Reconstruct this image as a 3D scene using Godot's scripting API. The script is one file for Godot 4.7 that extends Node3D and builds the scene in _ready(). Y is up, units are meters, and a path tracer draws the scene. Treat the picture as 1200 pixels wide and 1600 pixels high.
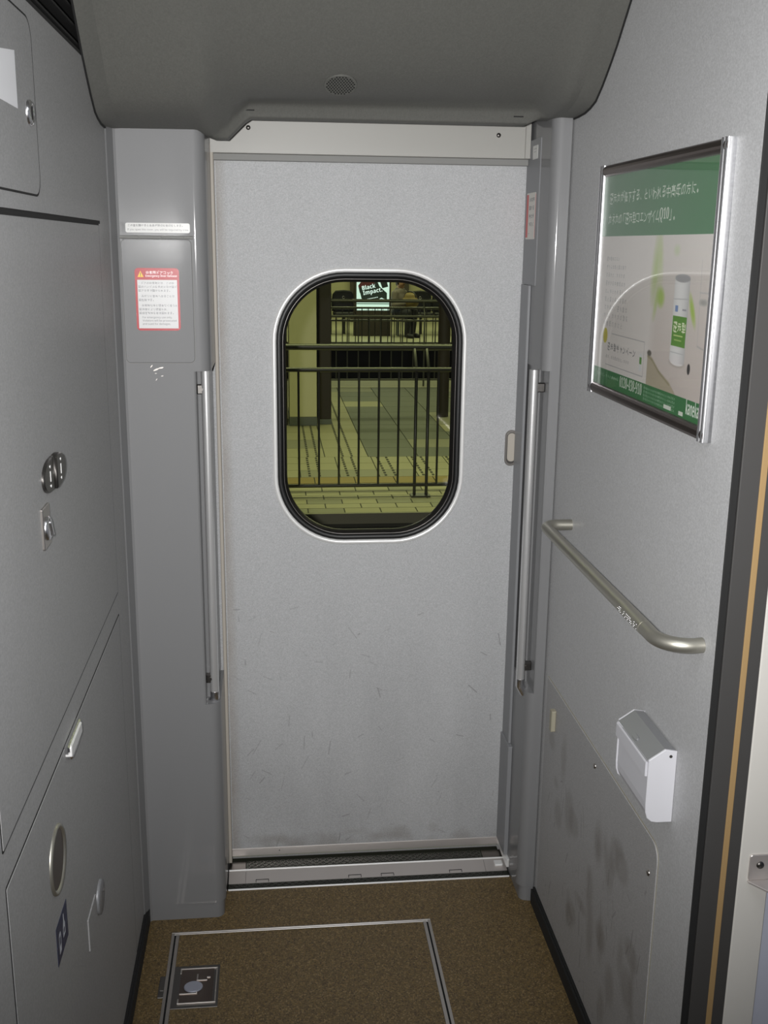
extends Node3D

# ---------------------------------------------------------------- mesh builder
class MB:
	var st := SurfaceTool.new()
	var group := 1
	var uvr := Rect2(0, 0, 0, 0)
	func _init():
		st.begin(Mesh.PRIMITIVE_TRIANGLES)
	func vert(p: Vector3, uv := Vector2.ZERO):
		st.set_uv(uv)
		st.add_vertex(p)
	func next() -> int:
		group += 1
		return group
	func tri(a: Vector3, b: Vector3, c: Vector3, g := -1, ua := Vector2.ZERO, ub := Vector2.ZERO, uc := Vector2.ZERO):
		st.set_smooth_group(g)   # counter-clockwise as seen from outside
		vert(a, ua)
		vert(c, uc)
		vert(b, ub)
	func quad(a: Vector3, b: Vector3, c: Vector3, d: Vector3, g := -1):
		tri(a, b, c, g)
		tri(a, c, d, g)
	func box(lo: Vector3, hi: Vector3, bevel := 0.0):
		var w := hi - lo
		prism(MB.rect(0, 0, w.x, w.y), Transform3D(Basis.IDENTITY, lo), w.z, bevel)
	static func rect(x0: float, y0: float, x1: float, y1: float) -> PackedVector2Array:
		return PackedVector2Array([Vector2(x0, y0), Vector2(x1, y0), Vector2(x1, y1), Vector2(x0, y1)])
	static func rrect(x0: float, y0: float, x1: float, y1: float, r: float, n := 6) -> PackedVector2Array:
		var out := PackedVector2Array()
		var cs := [Vector2(x1 - r, y0 + r), Vector2(x1 - r, y1 - r), Vector2(x0 + r, y1 - r), Vector2(x0 + r, y0 + r)]
		for q in 4:
			for k in n + 1:
				var a := -PI / 2 + q * PI / 2 + k * PI / 2 / n
				out.append(cs[q] + Vector2(cos(a), sin(a)) * r)
		return out
	static func disc(cx: float, cy: float, rx: float, ry := -1.0, n := 24) -> PackedVector2Array:
		var out := PackedVector2Array()
		for k in n:
			var a := TAU * k / n
			out.append(Vector2(cx + cos(a) * rx, cy + sin(a) * (rx if ry < 0 else ry)))
		return out
	static func inset(p: PackedVector2Array, b: float) -> PackedVector2Array:
		var out := PackedVector2Array()
		var n := p.size()
		for i in n:
			var e0 := (p[i] - p[(i + n - 1) % n]).normalized()
			var e1 := (p[(i + 1) % n] - p[i]).normalized()
			var n0 := Vector2(-e0.y, e0.x)
			var n1 := Vector2(-e1.y, e1.x)
			var m := n0 + n1
			if m.length() < 0.05:
				m = n0
			m = m.normalized()
			out.append(p[i] + m * b / maxf(0.35, m.dot(n0)))
		return out
	func uvof(v: Vector2) -> Vector2:
		if uvr.size.x == 0.0:
			return Vector2.ZERO
		return Vector2((v.x - uvr.position.x) / uvr.size.x, 1.0 - (v.y - uvr.position.y) / uvr.size.y)
	func cap(p: PackedVector2Array, t: Transform3D, z: float, flip := false):
		var idx := Geometry2D.triangulate_polygon(p)
		for i in range(0, idx.size(), 3):
			var a := p[idx[i]]
			var b := p[idx[i + 1]]
			var c := p[idx[i + 2]]
			if ((b - a).cross(c - a) < 0) != flip:
				var q := b
				b = c
				c = q
			tri(t * Vector3(a.x, a.y, z), t * Vector3(b.x, b.y, z), t * Vector3(c.x, c.y, z), -1, uvof(a), uvof(b), uvof(c))
	# polygon (counter-clockwise) in the local xy plane, extruded from z = 0 to z = h
	func prism(p: PackedVector2Array, t: Transform3D, h: float, bevel := 0.0, smooth := false, back := true):
		var n := p.size()
		var q := p if bevel == 0.0 else MB.inset(p, bevel)
		var g := next() if smooth else -1
		var g2 := next() if smooth else -1
		for i in n:
			var j := (i + 1) % n
			st.set_smooth_group(g)
			var ui := uvof(p[i])
			var uj := uvof(p[j])
			var a := t * Vector3(p[i].x, p[i].y, 0)
			var b := t * Vector3(p[j].x, p[j].y, 0)
			var c := t * Vector3(p[j].x, p[j].y, h - bevel)
			var d := t * Vector3(p[i].x, p[i].y, h - bevel)
			tri(a, b, c, g, ui, uj, uj)
			tri(a, c, d, g, ui, uj, ui)
			if bevel > 0.0:
				var e := t * Vector3(q[j].x, q[j].y, h)
				var f := t * Vector3(q[i].x, q[i].y, h)
				tri(d, c, e, g2, ui, uj, uj)
				tri(d, e, f, g2, ui, uj, ui)
		cap(q, t, h)
		if back:
			cap(p, t, 0, true)
	func tube(path: PackedVector3Array, r: float, n := 14, caps := true):
		var rings: Array = []
		var up := Vector3.UP
		for i in path.size():
			var d: Vector3
			if i == 0:
				d = path[1] - path[0]
			elif i == path.size() - 1:
				d = path[i] - path[i - 1]
			else:
				d = (path[i] - path[i - 1]).normalized() + (path[i + 1] - path[i]).normalized()
			d = d.normalized()
			if i == 0:
				up = Vector3.UP if absf(d.y) < 0.9 else Vector3.RIGHT
			var s := d.cross(up).normalized()
			up = s.cross(d).normalized()
			var ring := PackedVector3Array()
			for k in n:
				var a := TAU * k / n
				ring.append(path[i] + (s * cos(a) - up * sin(a)) * r)
			rings.append(ring)
		loft(rings, true, true)
		if caps:
			fan(rings[0], path[0], path[0] - path[1])
			fan(rings[-1], path[-1], path[-1] - path[-2])
	func fan(ring: PackedVector3Array, c: Vector3, out: Vector3):
		for k in ring.size():
			var a := ring[k]
			var b := ring[(k + 1) % ring.size()]
			if (a - c).cross(b - c).dot(out) > 0:
				tri(c, a, b)
			else:
				tri(c, b, a)
	# quads between successive loops; loops run so that a-b-next is counter-clockwise outside
	func loft(loops: Array, closed := true, smooth := true, flip := false):
		var g := next() if smooth else -1
		for i in loops.size() - 1:
			var a: PackedVector3Array = loops[i]
			var b: PackedVector3Array = loops[i + 1]
			var n := a.size()
			for k in (n if closed else n - 1):
				var j := (k + 1) % n
				if flip:
					quad(a[k], b[k], b[j], a[j], g)
				else:
					quad(a[k], a[j], b[j], b[k], g)
	func lathe(profile: PackedVector2Array, t: Transform3D, n := 24, smooth := true):
		var loops: Array = []
		for p in profile:
			var ring := PackedVector3Array()
			for k in n:
				var a := TAU * k / n
				ring.append(t * Vector3(cos(a) * p.x, sin(a) * p.x, p.y))
			loops.append(ring)
		loft(loops, true, smooth)
	func ball(c: Vector3, r: Vector3, n := 10):
		var loops: Array = []
		for i in n + 1:
			var v := -PI / 2 + PI * i / n
			var ring := PackedVector3Array()
			for k in n + 2:
				var a := TAU * k / (n + 2)
				ring.append(c + Vector3(cos(a) * cos(v) * r.x, sin(a) * cos(v) * r.y, sin(v) * r.z))
			loops.append(ring)
		loft(loops, true, true)
	func done(m: Material) -> ArrayMesh:
		st.generate_normals()
		st.set_material(m)
		return st.commit()

# ---------------------------------------------------------------- painted print (labels, poster, grain)
class Print:
	var im: Image
	var w: int
	var h: int
	static var font_sans: SystemFont
	static var font_bold: SystemFont
	static var font_serif: SystemFont
	func _init(pw: int, ph: int, c: Color):
		w = pw
		h = ph
		im = Image.create_empty(w, h, false, Image.FORMAT_RGB8)
		im.fill(c)
	func rect(x: float, y: float, rw: float, rh: float, c: Color):
		im.fill_rect(Rect2i(int(x), int(y), int(rw), int(rh)), c)
	func dot(x: int, y: int, c: Color, a: float):
		if x >= 0 and y >= 0 and x < w and y < h and a > 0.0:
			im.set_pixel(x, y, im.get_pixel(x, y).lerp(c, minf(a, 1.0)))
	func seg(a: Vector2, b: Vector2, wide: float, c: Color, alpha := 1.0):
		var r := wide / 2.0
		for y in range(int(minf(a.y, b.y) - r - 1), int(maxf(a.y, b.y) + r + 2)):
			for x in range(int(minf(a.x, b.x) - r - 1), int(maxf(a.x, b.x) + r + 2)):
				var p := Vector2(x + 0.5, y + 0.5)
				var d := p.distance_to(Geometry2D.get_closest_point_to_segment(p, a, b))
				dot(x, y, c, clampf(r + 0.5 - d, 0, 1) * alpha)
	func line(ps: PackedVector2Array, wide: float, c: Color, alpha := 1.0):
		for i in ps.size() - 1:
			seg(ps[i], ps[i + 1], wide, c, alpha)
	func poly(ps: PackedVector2Array, c: Color, alpha := 1.0, soft := 0.0):
		var lo := ps[0]
		var hi := ps[0]
		for p in ps:
			lo = lo.min(p)
			hi = hi.max(p)
		for y in range(int(lo.y - soft), int(hi.y + soft) + 1):
			for x in range(int(lo.x - soft), int(hi.x + soft) + 1):
				var p := Vector2(x + 0.5, y + 0.5)
				var inside := Geometry2D.is_point_in_polygon(p, ps)
				if soft <= 0.0:
					if inside:
						dot(x, y, c, alpha)
					continue
				var d := 1e9
				for i in ps.size():
					d = minf(d, p.distance_to(Geometry2D.get_closest_point_to_segment(p, ps[i], ps[(i + 1) % ps.size()])))
				dot(x, y, c, clampf(0.5 + (d if inside else -d) / soft / 2.0, 0, 1) * alpha)
	func oval(x: float, y: float, rx: float, ry: float, c: Color, soft := 1.0, alpha := 1.0, turn := 0.0):
		var m := maxf(rx, ry) + soft
		for py in range(int(y - m), int(y + m) + 1):
			for px in range(int(x - m), int(x + m) + 1):
				var d := (Vector2(px + 0.5 - x, py + 0.5 - y)).rotated(-turn)
				var k := Vector2(d.x / rx, d.y / ry).length()
				dot(px, py, c, clampf((1.0 - k) * minf(rx, ry) / soft + 0.5, 0, 1) * alpha)
	# latin lettering: the font's outlines, filled at 3 x 3 samples a pixel
	func text(s: String, x: float, y: float, high: float, c: Color, font: SystemFont, squeeze := 1.0, turn := 0.0, alpha := 1.0) -> float:
		var tm := TextMesh.new()
		tm.text = s
		tm.font = font
		tm.font_size = 64
		tm.pixel_size = 1.0
		tm.depth = 0.0
		tm.horizontal_alignment = HORIZONTAL_ALIGNMENT_LEFT
		tm.vertical_alignment = VERTICAL_ALIGNMENT_BOTTOM
		if tm.get_surface_count() == 0:
			return 0.0
		var arr := tm.surface_get_arrays(0)
		var vs: PackedVector3Array = arr[Mesh.ARRAY_VERTEX]
		var idx: PackedInt32Array = arr[Mesh.ARRAY_INDEX] if arr[Mesh.ARRAY_INDEX] != null else PackedInt32Array()
		if idx.is_empty():
			for i in vs.size():
				idx.append(i)
		var lo := Vector2(1e9, 1e9)
		var hi := -lo
		for v in vs:
			lo = lo.min(Vector2(v.x, v.y))
			hi = hi.max(Vector2(v.x, v.y))
		var k := high / 46.0     # capital height of a 64 px face
		var ox := lo.x
		var cover := {}
		for i in range(0, idx.size(), 3):
			var t: Array = []
			for j in 3:
				var v := vs[idx[i + j]]
				t.append(Vector2(x, y) + Vector2((v.x - ox) * k * squeeze, -v.y * k).rotated(turn))
			var a: Vector2 = t[0]
			var b: Vector2 = t[1]
			var d: Vector2 = t[2]
			var area := (b - a).cross(d - a)
			if absf(area) < 1e-6:
				continue
			var x0 := int(minf(a.x, minf(b.x, d.x)) * 3.0) - 1
			var x1 := int(maxf(a.x, maxf(b.x, d.x)) * 3.0) + 1
			var y0 := int(minf(a.y, minf(b.y, d.y)) * 3.0) - 1
			var y1 := int(maxf(a.y, maxf(b.y, d.y)) * 3.0) + 1
			for sy in range(y0, y1 + 1):
				for sx in range(x0, x1 + 1):
					var p := Vector2((sx + 0.5) / 3.0, (sy + 0.5) / 3.0)
					var e0 := (b - a).cross(p - a) / area
					var e1 := (d - b).cross(p - b) / area
					var e2 := (a - d).cross(p - d) / area
					if e0 >= 0 and e1 >= 0 and e2 >= 0:
						cover[Vector2i(sx, sy)] = true
		var sum := {}
		for p in cover:
			var q := Vector2i(floori(p.x / 3.0), floori(p.y / 3.0))
			sum[q] = sum.get(q, 0.0) + 1.0 / 9.0
		for q in sum:
			dot(q.x, q.y, c, sum[q] * alpha)
		return (hi.x - lo.x) * k * squeeze
	# japanese lettering from pen strokes on a 10 x 10 square
	func kana(s: String, x: float, y: float, size: float, c: Color, wide: float, pitch := 1.0, alpha := 1.0):
		var at := x
		for ch in s:
			var g: String = STROKES.get(ch, STROKES["国"])
			for stroke in g.split(","):
				var ps := PackedVector2Array()
				for pt in stroke.split(" ", false):
					ps.append(Vector2(at + (int(pt[0]) + 0.5) * size / 10.0, y + (int(pt[1]) + 0.5) * size / 10.0))
				if ps.size() == 1:
					ps.append(ps[0] + Vector2(0.1, 0.1))
				line(ps, wide, c, alpha)
			at += size * pitch
	func tex() -> ImageTexture:
		return ImageTexture.create_from_image(im)

const STROKES := {
	"国": "11 81 88 18 11,33 63,35 65,37 67,43 47", "、": "27 38", "。": "17 28 37 26 17", "・": "44 54", "「": "81 41 47", "」": "51 58 28",
	"こ": "22 72 63,26 38 78", "の": "52 47 28 17 15 33 52 72 84 86 68", "を": "22 72,41 15 35 47,75 37 38 78", "け": "11 17 26,33 83,61 66 48", "る": "21 71 25 45 74 77 58 38 37 57",
	"と": "31 44,74 25 27 38 78", "が": "13 63 57 47,41 18,73 85,80 91,61 72", "し": "31 37 58 77", "ま": "22 72,24 74,51 57 38 27 47 78", "す": "12 82,50 56 37 35 55 58 39",
	"い": "22 26 38 46,72 86", "わ": "21 29,13 33 17 44 64 85 87 69", "れ": "21 29,13 33 17 54 62 67 88", "に": "21 28,43 83,45 47 78", "か": "13 63 57 47,41 18,73 85", "で": "12 82 45 46 68,65 76,74 85",
	"は": "21 28,33 83,61 67 48 57 78", "り": "21 26,71 76 58 49", "み": "21 51 27 17 25 85,73 77 58", "だ": "13 53,31 18,45 75,47 78,62 73,71 82", "へ": "15 42 87", "ら": "41 52,32 26 44 64 76 58 38", "く": "71 25 78",
	"ん": "51 18 35 46 58 77 86", "た": "13 63,31 18,55 85,57 88", "き": "12 72,14 74,41 66,27 38 68", "な": "12 52,31 16,71 83,64 67 48 57 78", "う": "31 61,24 54 75 77 58 49", "よ": "51 57 38 27 47 78,53 83", "も": "41 36 38 68 76,22 62,24 64",
	"び": "14 43 26 37 67 75 83,71 82,80 91", "お": "12 62,31 38 18 26 55 76 68,72 83", "ど": "31 44,74 25 27 38 78,71 82,80 91", "ご": "22 62,26 38 78,71 82,80 91", "ア": "12 82 65,43 46 29", "ド": "31 38,34 76,61 72,70 81", "コ": "12 72 78,17 78", "ッ": "24 36,44 56,83 76 49",
	"ク": "41 26,33 73 67 29", "ハ": "32 18,61 88", "ン": "22 44,18 57 83", "ド゛": "31 38", "ル": "32 36 19,61 68 85", "カ": "13 73 67 57,41 36 18", "ネ": "41 51,23 73 26,46 49,55 77", "エ": "22 72,42 47,17 87", "ザ": "13 83,32 36,62 66 49,71 72,81 82", "イ": "71 15,54 59", "ム": "41 17 77,66 89", "ャ": "34 84 66,42 58", "キ": "13 73,15 85,41 59", "ペ": "16 43 88,71 82", "ー": "15 85", "レ": "31 38 84",
	"還": "31 81 83 31,52 52,35 85,46 76,58 54,11 22,14 24 17,18 39 89", "元": "22 72,14 84,34 36 18,64 67 77 86", "力": "13 73 67 57,41 36 18", "低": "31 15,23 29,72 42 48 66,45 85,63 77 88,58 78", "下": "12 82,42 49,54 76", "中": "13 83 86 16 13,41 49", "高": "41 41,12 82,23 73 74 24,15 85 89,15 19,37 67 68 37", "年": "31 14,22 81,24 84,24 27,17 88,51 59", "方": "41 42,13 83,33 36 18,45 75 68 58", "型": "11 51,13 53,21 25,41 45,72 74,82 86,46 49,26 76,18 88",
	"非": "31 38,33 13,35 15,37 17,61 68,63 83,65 85,67 87", "常": "21 22,41 42,71 62,13 83,13 14,35 65,26 76 78,26 28,51 59", "用": "11 18,11 81 88,13 83,15 85,51 58", "扉": "11 81,12 82 84 14,14 19,43 49,73 79,45 35,75 85", "開": "11 19,11 41 44 14,12 42,89 81 51 54 84,26 76,27 77,46 39,66 69", "係": "31 15,23 29,72 43 64 46 76,61 69,47 38,77 88", "員": "31 61 63 31,14 84 87 17 14,35 65,38 29,68 79", "現": "11 41,14 44,17 47,21 27,51 81 85 55 51,53 83,56 38,76 78 88", "場": "13 33,22 27 17,51 81 84 51,46 86,66 58,77 89", "確": "11 41,22 17,25 45 48 28,52 82,61 46,57 58,54 84,56 86,68 88", "認": "12 42,14 34,16 36,17 37,51 81 84,62 64,56 57 77,76 87",
	"時": "11 31 37 17 11,14 34,52 82,44 94,63 65,45 85,76 79 69", "以": "21 26 44,52 64,82 68 49,67 89", "外": "31 15,33 43 18,53 57,61 69,64 86", "車": "12 82,23 73 76 26 23,18 88,41 49", "出": "41 48,22 24 74 72,15 18 78 75", "危": "31 14,32 52 43,14 84,24 19,46 66 68 48 49 79", "険": "11 31 24 36 17,11 19,61 44,61 84,55 75 76 56,66 49,66 89", "手": "71 31,13 73,15 85,51 58 38", "前": "31 42,71 62,13 83,15 35 38,15 19,55 57,75 79", "引": "11 51 54 14 16 57 48,71 79", "蓋": "12 82,31 32,61 62,24 74,15 85,17 77 79,37 39,57 59,19 89",
	"理": "11 41,14 44,17 47,21 27,51 81 84 51,61 68,56 86,48 88", "由": "23 73 78 28 23,51 58,25 75", "扱": "13 33,22 28 18,51 48,51 71 64 84 59,45 89", "法": "11 22,14 23,18 26,42 82,61 64,34 94,54 47 77,75 87", "律": "31 14,33 16,24 29,42 82 84 44,46 86,48 88,61 69", "罰": "11 81 82 13,15 35,16 36,27 37 39,54 57,72 79", "損": "13 33,22 28 18,51 71 73 51,44 84 87 47 44,58 49,77 89", "害": "41 42,12 82,12 13,33 73,25 75,46 48,38 68 69 39", "賠": "11 31 36 11,23 23,52 82,54 56,44 84,56 76 78 56", "償": "21 14,23 29,51 52,43 83,54 74,45 75 78 45", "請": "12 32,14 34,16 36 38 16,51 59,42 82,44 84,56 76 79", "求": "12 82,51 58 38,72 83,44 17,64 88",
}

# ---------------------------------------------------------------- naming helpers
var used := {}
func numbered(called: String) -> String:
	var n: int = used.get(called, -1) + 1
	used[called] = n
	return called if n == 0 else "%s_%03d" % [called, n]

func tag(o: Node3D, label: String, category: String, group := "", kind := ""):
	o.set_meta("label", label)
	o.set_meta("category", category)
	if group != "":
		o.set_meta("group", group)
	if kind != "":
		o.set_meta("kind", kind)

func thing(called: String, label: String, category: String, at := Vector3.ZERO, group := "", kind := "") -> Node3D:
	var o := Node3D.new()
	o.name = numbered(called)
	add_child(o)
	o.position = at
	tag(o, label, category, group, kind)
	return o

# commits a builder whose shapes are in world axes as a part of o
func part(called: String, b: MB, m: Material, o: Node3D, label := "") -> MeshInstance3D:
	var mi := MeshInstance3D.new()
	mi.name = called
	mi.mesh = b.done(m)
	o.add_child(mi, true)
	var off := Vector3.ZERO
	var p: Node = o
	while p != self and p is Node3D:
		off += (p as Node3D).position
		p = p.get_parent()
	mi.position = -off
	if label != "":
		mi.set_meta("label", label)
	return mi

func solo(called: String, b: MB, m: Material, label: String, category: String, group := "", kind := "") -> MeshInstance3D:
	var mi := MeshInstance3D.new()
	mi.name = numbered(called)
	mi.mesh = b.done(m)
	add_child(mi)
	tag(mi, label, category, group, kind)
	return mi

# ---------------------------------------------------------------- frames: local x right, y up, z out of the surface
const XL := -0.345
const XR := 0.677
func on_left(z0: float, y0: float, lift := 0.0) -> Transform3D:
	return Transform3D(Basis(Vector3(0, 0, -1), Vector3(0, 1, 0), Vector3(1, 0, 0)), Vector3(XL + lift, y0, z0))
func on_right(z0: float, y0: float, lift := 0.0) -> Transform3D:
	return Transform3D(Basis(Vector3(0, 0, 1), Vector3(0, 1, 0), Vector3(-1, 0, 0)), Vector3(XR - lift, y0, z0))
func on_floor(x0: float, z0: float, y0 := 0.0) -> Transform3D:
	return Transform3D(Basis(Vector3(1, 0, 0), Vector3(0, 0, -1), Vector3(0, 1, 0)), Vector3(x0, y0, z0))
func on_front(x0: float, y0: float, z0: float) -> Transform3D:
	return Transform3D(Basis.IDENTITY, Vector3(x0, y0, z0))
# plan polygon given as (x, z), clockwise seen from above turned into an upright prism
func upright(b: MB, plan: Array, y0: float, y1: float, smooth := false):
	var p := PackedVector2Array()
	for v in plan:
		p.append(Vector2(v.x, -v.y))
	if Geometry2D.is_polygon_clockwise(p):
		p.reverse()
	b.prism(p, on_floor(0, 0, y0), y1 - y0, 0.0, smooth)

# ---------------------------------------------------------------- materials
var M := {}
func mat(key: String, c: Color, rough := 0.6, metal := 0.0, spec := 0.5) -> StandardMaterial3D:
	var m := StandardMaterial3D.new()
	m.resource_name = key
	m.albedo_color = c
	m.roughness = rough
	m.metallic = metal
	m.metallic_specular = spec
	M[key] = m
	return m

func grain_tex(n: int, lo: Color, hi: Color, rng_seed: int, clump := 0) -> ImageTexture:
	var r := RandomNumberGenerator.new()
	r.seed = rng_seed
	var v := PackedFloat32Array()
	v.resize(n * n)
	for i in n * n:
		v[i] = r.randf()
	for c in clump:
		var w := v.duplicate()
		for y in n:
			for x in n:
				w[y * n + x] = (v[y * n + x] * 2.0 + v[y * n + (x + 1) % n] + v[((y + 1) % n) * n + x]) / 4.0
		v = w
	var bytes := PackedByteArray()
	bytes.resize(n * n * 3)
	for i in n * n:
		var c := lo.lerp(hi, v[i])
		bytes[i * 3] = int(c.r * 255)
		bytes[i * 3 + 1] = int(c.g * 255)
		bytes[i * 3 + 2] = int(c.b * 255)
	return ImageTexture.create_from_image(Image.create_from_data(n, n, false, Image.FORMAT_RGB8, bytes))

func triplanar(m: StandardMaterial3D, t: Texture2D, size: float):
	m.albedo_texture = t
	m.uv1_triplanar = true
	m.uv1_world_triplanar = true
	m.uv1_scale = Vector3.ONE / size

func make_materials():
	var fine := grain_tex(512, Color(0.84, 0.84, 0.84), Color(1, 1, 1), 11, 1)
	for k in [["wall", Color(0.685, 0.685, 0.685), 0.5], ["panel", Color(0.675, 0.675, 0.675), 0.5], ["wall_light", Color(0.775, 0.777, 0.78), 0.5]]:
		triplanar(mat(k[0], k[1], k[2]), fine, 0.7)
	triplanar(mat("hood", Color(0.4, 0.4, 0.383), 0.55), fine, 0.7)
	mat("pillar", Color(0.468, 0.47, 0.474), 0.6)
	M.pillar.clearcoat_enabled = true
	M.pillar.clearcoat = 0.45
	M.pillar.clearcoat_roughness = 0.08
	mat("reveal", Color(0.53, 0.535, 0.545), 0.45)
	mat("header", Color(0.635, 0.63, 0.61), 0.45)
	mat("rail_grey", Color(0.5, 0.5, 0.49), 0.6)
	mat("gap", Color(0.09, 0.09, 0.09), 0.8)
	mat("rubber", Color(0.055, 0.058, 0.06), 0.45)
	mat("rubber_matt", Color(0.1, 0.1, 0.1), 0.75)
	mat("seal", Color(0.68, 0.655, 0.615), 0.6)
	mat("chrome", Color(0.9, 0.9, 0.91), 0.26, 1.0)
	mat("steel", Color(0.72, 0.7, 0.68), 0.3, 1.0)
	mat("rail_steel", Color(0.88, 0.88, 0.88), 0.3, 0.72)
	mat("steel_bright", Color(0.8, 0.775, 0.76), 0.36, 0.6)
	mat("steel_dark", Color(0.42, 0.41, 0.4), 0.38, 1.0)
	mat("alu", Color(0.68, 0.67, 0.63), 0.42, 0.85)
	mat("alu_bright", Color(0.95, 0.95, 0.945), 0.3, 0.3)
	mat("bronze", Color(0.4, 0.36, 0.34), 0.35, 1.0)
	mat("beige", Color(0.82, 0.81, 0.785), 0.45)
	mat("beige_block", Color(0.62, 0.6, 0.53), 0.6)
	mat("orange", Color(0.62, 0.51, 0.345), 0.7)
	mat("jamb_grey", Color(0.36, 0.355, 0.35), 0.45, 0.5)
	mat("blue_grey", Color(0.74, 0.755, 0.81), 0.5)  # cabin light on the partition is put into this lightened colour
	mat("white_paint", Color(0.8, 0.8, 0.82), 0.4)
	mat("lid", Color(0.56, 0.565, 0.575), 0.4, 0.3)
	mat("white_print", Color(0.97, 0.97, 0.98), 0.5)
	mat("blue_print", Color(0.12, 0.17, 0.3), 0.4)
	mat("dark_hole", Color(0.03, 0.03, 0.03), 0.9)
	mat("knob_grey", Color(0.62, 0.63, 0.68), 0.5, 0.3)
	var g := mat("glass", Color(0.3, 0.3, 0.25, 0.004), 0.02)
	g.transparency = BaseMaterial3D.TRANSPARENCY_ALPHA
	var px := mat("plexi", Color(1, 1, 1, 0.03), 0.03)
	px.transparency = BaseMaterial3D.TRANSPARENCY_ALPHA
	# vinyl floor: brown chips
	var n := 512
	var r := RandomNumberGenerator.new()
	r.seed = 5
	var im := Image.create_empty(n, n, false, Image.FORMAT_RGB8)
	im.fill(Color(0.43, 0.36, 0.235))
	var cols := [Color(0.56, 0.46, 0.3), Color(0.36, 0.29, 0.185), Color(0.5, 0.41, 0.24), Color(0.3, 0.25, 0.17), Color(0.6, 0.52, 0.38), Color(0.44, 0.37, 0.26)]
	for i in 52000:
		var s := r.randi_range(1, 3)
		im.fill_rect(Rect2i(r.randi_range(0, n - 1), r.randi_range(0, n - 1), s, r.randi_range(1, 3)), cols[r.randi_range(0, 5)])
	triplanar(mat("vinyl", Color(0.9, 0.9, 0.88), 0.5), ImageTexture.create_from_image(im), 0.62)
	# diamond tread plate
	var tp := Image.create_empty(128, 128, false, Image.FORMAT_RGB8)
	tp.fill(Color(0.1, 0.1, 0.1))
	for y in 128:
		for x in 128:
			var a := absf(fposmod(x + y, 32.0) - 16.0)
			var b := fposmod(x - y, 64.0)
			if a < 5.0 and b > 8.0 and b < 52.0:
				tp.set_pixel(x, y, Color(0.9, 0.9, 0.9))
	var tread := mat("tread", Color(0.25, 0.265, 0.24), 0.4, 0.6)
	tread.heightmap_enabled = true
	tread.heightmap_texture = ImageTexture.create_from_image(tp)
	tread.heightmap_scale = 0.25
	tread.uv1_triplanar = true
	tread.uv1_world_triplanar = true
	tread.uv1_scale = Vector3.ONE / 0.07
	# door skin: metallic paint with scuffs of its own
	M["door"] = door_skin()
	M["kick_panel"] = scuffed_skin()
	# station
	mat("cream", Color(0.88, 0.86, 0.7), 0.5)
	mat("cream_dark", Color(0.62, 0.6, 0.48), 0.6)
	mat("grey_base", Color(0.42, 0.44, 0.42), 0.6)
	mat("dark_column", Color(0.2, 0.17, 0.13), 0.6)
	mat("fence", Color(0.34, 0.34, 0.3), 0.35, 0.6)
	mat("pit", Color(0.07, 0.07, 0.065), 0.9)
	mat("station_ceiling", Color(0.5, 0.5, 0.45), 0.8)
	mat("tile_cream", Color(0.66, 0.64, 0.5), 0.6)
	mat("tile_mid", Color(0.57, 0.56, 0.46), 0.6)
	mat("tile_grey", Color(0.42, 0.43, 0.37), 0.6)
	mat("tile_ochre", Color(0.58, 0.5, 0.26), 0.6)
	mat("joint", Color(0.3, 0.3, 0.25), 0.8)
	mat("pip", Color(0.24, 0.24, 0.19), 0.7)  # dark tone carries the shading of the pips
	mat("seat_black", Color(0.05, 0.055, 0.05), 0.4)
	mat("skin", Color(0.72, 0.55, 0.44), 0.6)
	mat("hair", Color(0.04, 0.035, 0.03), 0.6)
	mat("coat", Color(0.36, 0.33, 0.3), 0.8)
	mat("trousers", Color(0.1, 0.1, 0.11), 0.8)
	mat("bag", Color(0.42, 0.35, 0.15), 0.6)
	mat("bag_dark", Color(0.06, 0.06, 0.05), 0.6)

func door_skin() -> StandardMaterial3D:
	var w := 640
	var h := 1360
	var r := RandomNumberGenerator.new()
	r.seed = 21
	var f := FastNoiseLite.new()
	f.seed = 3
	f.frequency = 0.006
	var bytes := PackedByteArray()
	bytes.resize(w * h * 3)
	for y in h:
		var low := clampf((float(y) / h - 0.6) / 0.4, 0, 1)
		for x in w:
			var v := 0.80 + r.randf() * 0.13 + f.get_noise_2d(x, y * 0.35) * 0.05 * (0.3 + low)
			v -= low * low * 0.05
			var k := (y * w + x) * 3
			bytes[k] = int(v * 252)
			bytes[k + 1] = int(v * 253)
			bytes[k + 2] = int(minf(v * 1.0, 1.0) * 255)
	var p := Print.new(w, h, Color.WHITE)
	p.im = Image.create_from_data(w, h, false, Image.FORMAT_RGB8, bytes)
	for i in 70:   # shoe and bag scuffs on the lower half
		var a := Vector2(r.randf_range(60, 600), h * r.randf_range(0.62, 0.99))
		p.seg(a, a + Vector2(r.randf_range(-18, 18), r.randf_range(-14, 30)), r.randf_range(0.8, 2.0), Color(0.42, 0.41, 0.4), r.randf_range(0.1, 0.4))
	for i in 26:
		var a := Vector2(r.randf_range(60, 600), h - r.randf_range(0, 30))
		p.oval(a.x, a.y, r.randf_range(8, 30), r.randf_range(5, 16), Color(0.55, 0.52, 0.48), 10, 0.14)
	for y in h:     # brown grime along the seal
		for x in 18:
			p.dot(50 + x, y, Color(0.56, 0.49, 0.42), (1.0 - x / 18.0) * 0.45 * (0.6 + 0.4 * f.get_noise_2d(x * 3, y)))
	var m := mat("door_skin", Color(0.8, 0.802, 0.802), 0.6)
	m.albedo_texture = p.tex()
	return m

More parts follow.
